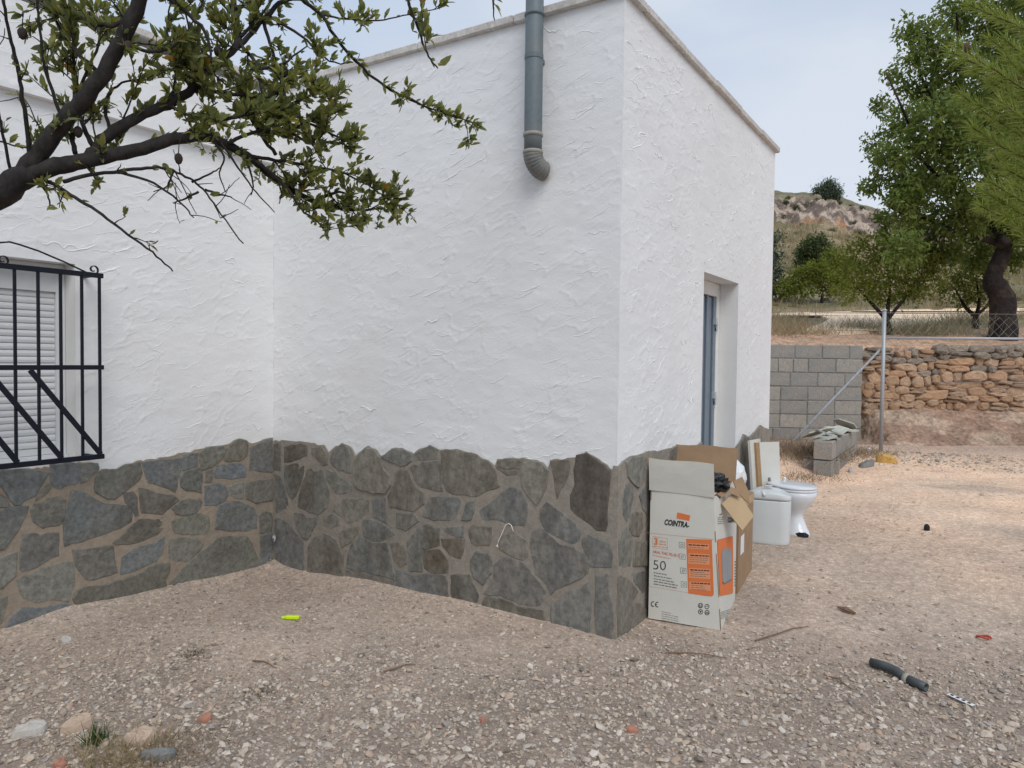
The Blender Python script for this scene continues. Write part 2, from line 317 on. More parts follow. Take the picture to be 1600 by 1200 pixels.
# ------------------------------------------------------------------ terrain
def wuv(x, y):
    dx = x-CAM[0]; dy = y-CAM[1]; return dx*E1[0]+dy*E1[1], dx*E2[0]+dy*E2[1]
def gz(x, y):
    x = np.asarray(x, float); y = np.asarray(y, float); u, v = wuv(x, y)
    z = np.interp(y, [-20, -2.5, -.5, .3, .9, 1.8, 3, 5, 7.3, 9], [-.1, -.02, -.05, -.025, .02, .10, .13, .17, .24, .26])
    z = z+.03*fbm(x*.9, y*.9, 3)+.014*fbm(x*5, y*5, 3)
    z = z+.045*np.exp(-(np.maximum(x+L, 0)/.10))*(y < .2)*(x > -L-.2)*(.4+vn(y*3, 7.)) - .05*np.exp(-((x+L-.3)**2+(y+.2)**2)/.25)
    z = z+.035*np.exp(-(np.maximum(-y, 0)/.10))*(y < .1)*(x < .1)*(x > -L)*(.3+vn(x*3, 3.))
    z = z+.22*np.exp(-((u-3.0)/.38)**2-((v-8.7)/.75)**2)
    return z
ROADPX = [(1205,492),(1290,490),(1390,487),(1600,482),(1700,480),(1700,489),(1540,494),(1440,509),(1378,521),(1310,524),(1256,519),(1285,509),(1296,501),(1280,496),(1205,496)]
def hz(u, v):
    u = np.asarray(u, float); v = np.asarray(v, float); a = u/np.maximum(v, 1)
    xp = 800+F*a
    yc = np.interp(xp, [800, 1210, 1290, 1350, 1400, 1520, 1700, 2200], [300, 302, 309, 326, 341, 352, 368, 400])+fbm(xp*.03, 1.0, 4)*9
    g = np.interp(v, [22, 30, 45, 59, 60.5, 63.5, 70, 78, 200], [0, .26, .54, .715, .74, .90, .97, 1.0, 1.0])
    y = 480+(yc-480)*g
    far = 1.35+np.minimum(v, 78)/F*(571-y)-np.maximum(v-78, 0)*.35
    near = np.interp(v, [10.0, 10.3, 10.86, 10.97, 13, 15, 19, 22], [.24, .42, .72, 1.64, 1.98, 2.2, 2.62, 3.1])
    left = sst(5.32, 5.18, u)   # in front of the block wall the yard stays flat
    bank = np.interp(v, [10.0, 10.86, 10.9, 10.97], [.20, .24, .26, 1.62])
    near = np.where(v < 10.97, near*(1-left)+bank*left, near)
    z = np.where(v < 22, near, far)
    w = sst(10.95, 12, v)
    z = z+w*(.10*fbm(u*.8, v*.8, 4))*np.interp(v, [11, 22, 60], [1, 1.5, 6])
    cl = sst(59, 60.5, v)*sst(69, 65, v)
    z = z+cl*(1.7*(np.abs(fbm(u*.55, v*.8, 5))*2-.35)+1.1*np.abs(fbm(u*1.9+7, v*1.6, 4)))
    z = z+(1-w)*sst(10.0, 10.3, v)*(1-left)*(.16*fbm(u*1.6+3, v*3, 5))*(v < 10.9)
    return z
def onhill(px, py):
    r = ray(px, py)
    for d in np.concatenate([np.arange(10.9, 30, .1), np.arange(30, 90, .3)]):
        p = CAM+r*d; u, v = wuv(p[0], p[1])
        if p[2] <= float(hz(u, v)): return p, d
    return CAM+r*75, 75
def axis(lo, hi, step, far, n=26):
    a = np.arange(lo, hi, step); g = np.geomspace(step, far, n); return np.concatenate([lo-g[::-1], a, a[-1]+g])
gx, gy = axis(-2.7, 2.9, .03, 170), axis(-2.8, 4.2, .03, 170)
gy = np.unique(np.concatenate([gy, np.arange(4.3, 9.8, .07)])); X, Y = np.meshgrid(gx, gy); Z = gz(X, Y)
_, v_ = wuv(X, Y); Z = Z-.4*sst(10.1, 11.5, v_)
nx, ny = len(gx), len(gy); I = np.arange(nx*ny).reshape(ny, nx)
Q = np.stack([I[:-1, :-1], I[:-1, 1:], I[1:, 1:], I[1:, :-1]], -1).reshape(-1, 4)
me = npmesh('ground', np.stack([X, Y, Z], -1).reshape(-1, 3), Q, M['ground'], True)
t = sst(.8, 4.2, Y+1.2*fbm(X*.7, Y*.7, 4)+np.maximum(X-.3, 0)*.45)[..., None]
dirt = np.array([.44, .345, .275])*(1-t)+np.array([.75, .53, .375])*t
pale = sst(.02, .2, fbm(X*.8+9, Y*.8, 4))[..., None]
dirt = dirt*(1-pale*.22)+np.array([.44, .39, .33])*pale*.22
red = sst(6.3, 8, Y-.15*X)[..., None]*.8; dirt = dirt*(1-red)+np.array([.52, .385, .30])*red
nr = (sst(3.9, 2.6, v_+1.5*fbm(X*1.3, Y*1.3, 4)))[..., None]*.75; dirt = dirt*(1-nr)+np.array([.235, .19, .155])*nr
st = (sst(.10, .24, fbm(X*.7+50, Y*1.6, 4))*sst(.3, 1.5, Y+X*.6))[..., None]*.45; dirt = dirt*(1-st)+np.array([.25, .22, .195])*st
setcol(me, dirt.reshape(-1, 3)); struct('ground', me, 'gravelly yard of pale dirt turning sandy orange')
# hillside
A = np.concatenate([np.linspace(-1.1, .3, 40), np.linspace(.302, .80, 330), np.linspace(.81, 1.9, 30)])
V = np.concatenate([[9.7], np.linspace(10, 11.1, 34), np.linspace(11.2, 24, 90), np.linspace(24.3, 58, 70), np.linspace(58.2, 72, 110), np.linspace(72.5, 80, 16), np.linspace(85, 160, 10)])
AA, VV = np.meshgrid(A, V); UU = AA*VV; HZ = hz(UU, VV); HZ[0] = .0
dx = UU[..., None]*E1+VV[..., None]*E2+np.array([CAM[0], CAM[1], 0]); dx[..., 2] = HZ
nx, ny = len(A), len(V); I = np.arange(nx*ny).reshape(ny, nx); Q = np.stack([I[:-1, :-1], I[:-1, 1:], I[1:, 1:], I[1:, :-1]], -1).reshape(-1, 4)
me = npmesh('hillside', dx.reshape(-1, 3), Q, M['hill'], True)
straw = np.array([.38, .305, .19]); scrub = np.array([.15, .15, .085]); rock = np.array([.56, .45, .36]); rockd = np.array([.20, .155, .13]); orange = np.array([.66, .43, .29]); bankc = np.array([.45, .29, .205])
k = sst(-.10, .10, fbm(UU*.35, VV*.35+3, 5))[..., None]; C = straw*(1-k*.75)+scrub*k*.75
k = sst(64.5, 70, VV)[..., None]*.6; C = C*(1-k)+np.array([.22, .20, .13])*k
k = (sst(59.2, 60.2, VV)*sst(67.5, 64.5, VV))[..., None]; rc = sst(-.1, .12, fbm(UU*1.5, VV*2.2, 5))[..., None]; C = C*(1-k)+(rockd*(1-rc)+rock*rc)*k
op = (k*sst(.08, .2, fbm(UU*.25+40, VV*.3, 3))[..., None]); C = C*(1-op)+np.array([.46, .25, .14])*op
k = sst(15, 12.6, VV+1.0*fbm(UU, VV, 3))[..., None]; C = C*(1-k)+orange*k
k = sst(10.95, 10.9, VV)[..., None]; rr = sst(-.1, .1, fbm(UU*1.5, VV*5, 4))[..., None]; C = C*(1-k)+(bankc*(1-rr)+np.array([.60, .44, .32])*rr)*k
setcol(me, C.reshape(-1, 3)); struct('hillside', me, 'dry scrubby hillside with a rock band below the crest')
# pale road curving across the hillside
from mathutils.geometry import tessellate_polygon
P = []
for i, p in enumerate(ROADPX):
    q = ROADPX[(i+1) % len(ROADPX)]; k = max(1, int(math.hypot(q[0]-p[0], q[1]-p[1])/12))
    for j in range(k): P.append((p[0]+(q[0]-p[0])*j/k, p[1]+(q[1]-p[1])*j/k))
WP = [onhill(*p)[0] for p in P]
tri = tessellate_polygon([[Vector((p[0], p[1], 0)) for p in P]])
mb = MB(); mb.add([p+np.array([0, 0, .05]) for p in WP]+[p-np.array([0, 0, .5]) for p in WP], [tuple(t) for t in tri]+[(i, (i+1) % len(P), (i+1) % len(P)+len(P), i+len(P)) for i in range(len(P))])
struct('road', mkmesh('road', mb, M['roadmat'], False), 'pale dirt road bending across the hillside')

# ------------------------------------------------------------------ house
house = root('house', 'white stucco house with a slate stone plinth and flat roof', 'house', (0, 0, 0))
def relief(Ug, Vg, seed, sc=1.0):
    r = np.random.default_rng(seed); U, Vv = np.meshgrid(Ug, Vg)
    h = .0045*fbm(U*4+seed, Vv*9, 3)+.003*fbm(U*11, Vv*22+seed, 3)
    f1 = fbm(U*5.5+seed, Vv*10-U*4, 3); f2 = fbm(U*9+3, Vv*17-U*5+seed, 2); h = h+.0021*np.exp(-(f1/.022)**2)*sst(-.08, .1, fbm(U*3, Vv*3, 2))+.0017*np.exp(-(f2/.03)**2)*sst(-.05, .12, fbm(U*4+9, Vv*4, 2))
    shapes = []
    for _ in range(9):
        n = r.integers(3, 6); ph = r.random(3)*6.28
        shapes.append((r.uniform(.07, .2), r.uniform(-.1, .45), r.uniform(.006, .014), r.uniform(.075, .14), ph))
    Lu, Lv = Ug[-1]-Ug[0], Vg[-1]-Vg[0]; n = int(Lu*Lv*125*sc); du = np.diff(Ug).mean(); dv = np.diff(Vg).mean()
    strokes = []
    for i in range(n):
        ln, sl, am, wl_, ph = shapes[r.integers(9)]
        ln = ln*r.uniform(.5, 1.5); sl = sl*.6+r.normal(0, .16); cu = Ug[0]+r.random()*Lu; cv = Vg[0]+r.random()*Lv
        i0, i1 = np.searchsorted(Ug, [cu-ln/2, cu+ln/2]); j0, j1 = np.searchsorted(Vg, [cv-.13, cv+.13])
        if i1-i0 < 3 or j1-j0 < 3: continue
        uu = Ug[i0:i1][None, :]-cu; vv = Vg[j0:j1][:, None]-cv
        wave = sl*uu+am*(np.sin(uu/wl_*6.28+ph[0])+.5*np.sin(uu/wl_*11.3+ph[1]))
        s = vv-wave; A_ = r.choice([.0008, .0013, .002, .003], p=[.45, .36, .15, .04])
        side = 1 if r.random() < .72 else -1; s = s*side
        prof = np.where(s > 0, np.exp(-s/r.uniform(.012, .03))*sst(0, .005, s), 0)
        tap = np.clip(1-np.abs(uu/(ln/2))**3, 0, 1); h[j0:j1, i0:i1] += .35*A_*prof*tap; strokes.append((cu, cv, ln, sl, am, wl_, ph, A_, side))
    return h, strokes
def stucco(org, au, av, nrm, Ug, Vg, holes=(), seed=1, flat_edges=(1, 1), sc=1.0):
    Ug = np.unique(np.round(np.concatenate([Ug]+[[h[0], h[1]] for h in holes]), 5)); Vg = np.unique(np.round(np.concatenate([Vg]+[[h[2], h[3]] for h in holes]), 5))
    h, strokes = relief(Ug, Vg, seed, sc); U, Vv = np.meshgrid(Ug, Vg); k = np.ones_like(h)
    if flat_edges[0]: k *= sst(0, .012, U-Ug[0])
    if flat_edges[1]: k *= sst(0, .012, Ug[-1]-U)
    keep = np.ones((len(Vg)-1, len(Ug)-1), bool)
    for a, b, c, d in holes:
        dd = np.maximum(np.maximum(a-U, U-b), np.maximum(c-Vv, Vv-d)); k *= sst(0, .02, dd)
        cu = (Ug[1:]+Ug[:-1])/2; cv = (Vg[1:]+Vg[:-1])/2; keep &= ~(((cu > a) & (cu < b))[None, :] & ((cv > c) & (cv < d))[:, None])
    P = np.array(org)+U[..., None]*np.array(au)+Vv[..., None]*np.array(av)+(h*k)[..., None]*np.array(nrm)
    I = np.arange(h.size).reshape(h.shape); Q = np.stack([I[:-1, :-1], I[:-1, 1:], I[1:, 1:], I[1:, :-1]], -1)[keep]
    if np.dot(np.cross(au, av), nrm) < 0: Q = Q[:, ::-1]
    hk = h*k; RV, RQ = [], []; r = np.random.default_rng(seed+50)
    def hs(a, b):
        i = np.clip(np.searchsorted(Ug, a)-1, 0, len(Ug)-2); j = np.clip(np.searchsorted(Vg, b)-1, 0, len(Vg)-2); fa = (a-Ug[i])/(Ug[i+1]-Ug[i]); fb_ = (b-Vg[j])/(Vg[j+1]-Vg[j])
        return (hk[j, i]*(1-fa)+hk[j, i+1]*fa)*(1-fb_)+(hk[j+1, i]*(1-fa)+hk[j+1, i+1]*fa)*fb_
    for cu, cv, ln, sl, am, wl_, ph, A_, side in strokes:
        m = 15; t = np.linspace(-.5, .5, m); uu = t*ln; tri_ = np.abs(((uu/wl_+ph[2]) % 1)*2-1)*2-1
        if r.random() < .4:
            ln = r.uniform(.12, .24); uu = t*ln; w = np.interp(t+.5, [0, .14, .3, .5, .68, .86, 1], [.12, 0, .06, .36, .52, 1, .86])*ln*r.uniform(.22, .42)+r.normal(0, .0006, m)
        else: w = sl*uu+am*(.8*np.sin(uu/wl_*6.28+ph[0])*.6+.55*tri_+.4*np.sin(uu/wl_*11.3+ph[1]))+r.normal(0, .0008, m)
        a = cu+uu; b = cv+w; tap = np.clip(1-np.abs(t*2)**2.5, .02, 1)
        if a.min() < Ug[0]+.012 or a.max() > Ug[-1]-.012 or b.min() < Vg[0]+.02 or b.max() > Vg[-1]-.02 or any((a.max() > q[0]-.02) & (a.min() < q[1]+.02) & (b.max() > q[2]-.02) & (b.min() < q[3]+.02) for q in holes): continue
        wd = r.uniform(.005, .011); hh = A_*r.uniform(.6, 1.1)*tap; base = len(RV)*0+sum(len(x) for x in RV)
        rows_ = []
        for off, z_ in ((-.0016*side, -.001+0*hh), (0, hh), (wd*.35*side, hh*.55), (wd*side, -.0008+0*hh)):
            bb2 = b+off*(1 if abs(off) < .002 else tap**.5); rows_.append(np.array(org)+a[:, None]*np.array(au)+bb2[:, None]*np.array(av)+(hs(a, bb2)+z_)[:, None]*np.array(nrm))
        RV.append(np.stack(rows_, 1).reshape(-1, 3)); i_ = np.arange(m-1)[:, None]*4+np.arange(3)[None]+base
        q4 = np.stack([i_, i_+4, i_+5, i_+1], -1).reshape(-1, 4); RQ.append(q4 if side*np.dot(np.cross(au, av), nrm) > 0 else q4[:, ::-1])
    RIDGE.append((np.concatenate(RV), np.concatenate(RQ)))
    return npmesh('wall', P.reshape(-1, 3), Q, M['stucco'], True)
RIDGE = []
rg = lambda a, b, s: np.linspace(a, b, int(round(abs(b-a)/s))+1)
X3, Y3, Z3 = np.eye(3)
WH = (-2.60, -1.295, .80, 1.835)        # window hole y0 y1 z0 z1
DH = (1.30, 2.10, .10, 1.935)           # door hole
part('wall', stucco((-L, 0, 0), Y3, Z3, X3, np.concatenate([np.arange(-6, -2.3, .05), rg(-2.3, 0, .0072)]), rg(.62, ZL, .0072), [WH], 3, (0, 0)), None, house)
part('wall', stucco((-L, 0, 0), Y3, Z3, X3, np.concatenate([np.arange(-6, -2.3, .05), rg(-2.3, 0, .012)]), rg(ZL, ZR-.05, .010), [], 5, (0, 0), .6), None, house).matrix_parent_inverse = Matrix.Translation((.045, 0, 0))
part('wall', stucco((0, 0, 0), X3, Z3, -Y3, rg(-L, 0, .0068), rg(.66, ZR, .0072), [], 4, (0, 1)), None, house)
part('wall', stucco((0, 0, 0), Y3, Z3, X3, rg(0, WC, .009), np.concatenate([np.arange(.04, .6, .05), rg(.6, ZR, .0072)]), [DH], 9, (1, 1)), None, house)
for (rv, rq), dx_ in zip(RIDGE, (0, .045, 0, 0)):
    me = npmesh('stucco_ridges', rv+np.array([dx_, 0, 0]), rq, M['stucco'], False); part('stucco_ridges', me, None, house, False, None, 'stuff')
mb = MB(); mb.box((-L+.0215, -3, ZL+.003), (.047, 6, .006)); part('wall_ledge', mb, M['plaster'], house)
# core behind the stucco (built round the two openings), rear wall, roof
mb = MB(); T = .14
mb.box((-1.3, T/2+.01, 1.5), (2.56, T, 3.1)); mb.box((-3.2, WC-.072, 1.5), (6.38, .14, 3.1))
for y0, y1, z0, z1 in ((.16, DH[0]-.001, -.1, 3.06), (DH[1]+.001, WC-.145, -.1, 3.06), (DH[0]-.001, DH[1]+.001, DH[3]+.001, 3.06)): mb.box((-T/2-.01, (y0+y1)/2, (z0+z1)/2), (T, y1-y0, z1-z0))
for y0, y1, z0, z1 in ((-6, WH[0]-.001, -.1, 3.06), (WH[1]+.001, -.002, -.1, 3.06), (WH[0]-.001, WH[1]+.001, WH[3]+.001, 3.06), (WH[0]-.001, WH[1]+.001, -.1, WH[2]-.001)): mb.box((-L-T/2-.01, (y0+y1)/2, (z0+z1)/2), (T, y1-y0, z1-z0))
part('wall_core', mb, M['plaster'], house)
mb = MB(); mb.box((-3.2, 1.6, ZR-.16), (6.2, 2.9, .1)); mb.box((-4.5, -3, ZR-.16), (3.6, 6.2, .1)); part('roof', mb, M['coping'], house)
# coping tiles
def coping(a, b, ax, fixed, nrm_sign):
    n = int(round(abs(b-a)/.62)); mbm = []
    for i in range(n):
        p0 = a+(b-a)*i/n; p1 = a+(b-a)*(i+1)/n; g = .002*np.sign(b-a); zz = random.uniform(-.003, .003); ov = random.uniform(.026, .034)
        mb = MB(); ln = abs(p1-p0)-.004; c = (p0+p1)/2
        if ax == 0: mb.box((c, fixed+nrm_sign*(ov-.25/2), ZR+.022+zz), (ln, .25, .045), None, 0, .006)
        else: mb.box((fixed+nrm_sign*(ov-.25/2), c, ZR+.022+zz), (.25, ln, .045), None, 0, .006)
        part('coping_tile', mb, M['coping'], house)
coping(-L-.05, .032, 0, 0, -1); coping(.225, WC+.03, 1, 0, 1); coping(-6, -.04, 1, -L+.045, 1)
# plinth: mortar slab with the plaster's ragged lower edge, then every slate stone
PO = .012
def onA(x, y, o=PO): return onp(x, y, 0, -L+o)
def onB(x, y, o=PO): return onp(x, y, 1, -o)
def onC(x, y, o=PO): return onp(x, y, 0, o)
TA = [(0,735),(60,731),(112,728),(124,722),(150,723),(155,738),(165,732),(190,733),(215,721),(250,716),(280,709),(310,703),(345,697),(357,694),(365,688),(375,686),(385,689),(395,692),(408,688),(423,684)]
TB = [(425,689),(440,689),(480,692),(505,696),(513,708),(520,701),(534,692),(547,698),(555,714),(565,703),(575,698),(585,701),(595,714),(612,700),(628,701),(646,708),(660,699),(671,695),(684,702),(712,703),(745,711),(763,721),(773,729),(777,718),(800,715),(838,718),(856,732),(860,718),(897,716),(905,712),(915,707),(925,710),(940,722),(952,731),(958.5,737)]
TCc = [(959.5,737),(970,725),(983,714),(998,712),(1012,706),(1035,704),(1062,695),(1086,700),(1100,690)]
TD = [(1155,697),(1162,679),(1171,683),(1180,674),(1189,664),(1200,672)]
def rag(pts):
    o = []
    for i in range(len(pts)-1):
        p, q = np.array(pts[i], float), np.array(pts[i+1], float); k = max(1, int(np.hypot(*(q-p))/5))
        for j in range(k):
            o.append(p+(q-p)*j/k+np.array([0, random.uniform(-1.6, 1.6) if (i or j) else 0]))
    return o+[np.array(pts[-1], float)]
def slab(P, nrm, lo, ext=None):
    P = [np.array(p) for p in P]; mb = MB()
    if ext: P = ext[0]+P+ext[1]
    n = len(P); B = [np.array([p[0], p[1], lo]) for p in P]; nrm = np.array(nrm)
    Pb = [p-nrm*.03 for p in P]
    vs = P+B+Pb+[b-nrm*.03 for b in B]; fs = []
    for i in range(n-1):
        fs.append((i, i+1, n+i+1, n+i)); fs.append((i+1, i, 2*n+i, 2*n+i+1))
    a = np.cross(vs[1]-vs[0], vs[n+1]-vs[0])@nrm
    if a < 0: fs = [f[::-1] for f in fs]
    fs += [(0, n, 3*n, 2*n), (n-1, 3*n-1, 4*n-1, 2*n-1)]
    mb.add(vs, fs); return mb
pa = [onA(*p) for p in rag(TA)]; pa[-1][1] = -PO-.001
part('plinth_mortar', slab(pa, X3, -.35, ([np.array([-L+PO, -6, .8])], [])), M['mortar'], house)
pb = [onB(*p) for p in rag(TB)]; pb[0][0] = -L+PO+.001; pb = [np.array([min(max(p[0], -L+PO+.001), PO-.001), p[1], p[2]]) for p in pb]; pb[-1][0] = PO-.001
part('plinth_mortar', slab(pb, -Y3, -.35), M['mortar_b'], house)
pc = [onC(*p) for p in rag(TCc)]; pc = [np.array([p[0], max(p[1], -PO+.0005), p[2]]) for p in pc]; pc[-1][1] = DH[0]-.001
part('plinth_mortar', slab(pc, X3, -.3), M['mortar_b'], house)
pd_ = [onC(*p) for p in rag(TD)]; pd_[0][1] = DH[1]+.001; pd_[-1][1] = WC
part('plinth_mortar', slab(pd_, X3, -.2), M['mortar_b'], house)
def stone(poly, org, sc, plane, brown=False):
    f = {'A': onA, 'B': onB, 'C': onC}[plane]; nrm = {'A': X3, 'B': -Y3, 'C': X3}[plane]; ia = {'A': 1, 'B': 0, 'C': 1}[plane]
    P = np.array([f(org[0]+p[0]/sc, org[1]+p[1]/sc) for p in poly]); q = P[:, [ia, 2]]
    area = .5*sum(q[i][0]*q[(i+1) % len(q)][1]-q[(i+1) % len(q)][0]*q[i][1] for i in range(len(q)))
    sgn = 1 if np.cross(np.eye(3)[ia], Z3)@nrm > 0 else -1
    if area*sgn < 0: q = q[::-1]
    pts = []
    for i in range(len(q)):
        a, b = q[i], q[(i+1) % len(q)]; ln = np.hypot(*(b-a)); k = max(1, int(ln/.035)); t = (b-a)/(ln+1e-9); nn = np.array([-t[1], t[0]])
        for j in range(k):
            pts.append(a+(b-a)*(j/k)+nn*random.uniform(-.006, .006)*(1 if j else .35))
    pts = np.array(pts); lo_, hi_ = {'A': (-9, -PO-.004), 'B': (-L+PO+.004, PO-.004), 'C': (-PO+.004, 9)}[plane]; c = pts.mean(0); vv_ = pts-c; pts = c+vv_*(1+(.007 if plane == 'A' else .004)/np.maximum(np.hypot(*vv_.T), .02))[:, None]; pts[:, 0] = np.clip(pts[:, 0], lo_, hi_); n = len(pts); rad = np.hypot(*(pts-c).T).mean(); h = random.choice([.002, .003, .004, .006, .009])*random.uniform(.85, 1.15)
    tilt = np.array([random.uniform(-.02, .02), random.uniform(-.02, .02)])
    base = np.zeros(3); base[{'A': 0, 'B': 1, 'C': 0}[plane]] = {'A': -L+PO, 'B': -PO, 'C': PO}[plane]
    def P3(p, d):
        w = base.copy(); w[ia] = p[0]; w[2] = p[1]; return w+nrm*d
    k1, k2, k3 = 1-.0015/rad, 1-.006/rad, .5
    mb = MB(); rings = []
    for kk, dd in ((1.0, -.004), (k1, h*.55), (k2, h), (k3, h)):
        rings.append([P3(c+(p-c)*kk, dd+((p-c)*kk@tilt if dd > 0 else 0)+(random.uniform(-.0007, .0007) if kk < k1 else 0)) for p in pts])
    mb.loft(rings); b = len(mb.v); mb.v.append(tuple(P3(c, h+random.uniform(-.0008, .0008))))
    for j in range(n): mb.f.append((3*n+j, 3*n+(j+1) % n, b)); mb.m.append(0)
    part('stone', mb, M['slate_wet'] if brown else M['slate' if plane == 'A' else 'slate_b'], house, False)
SC = 1600/220
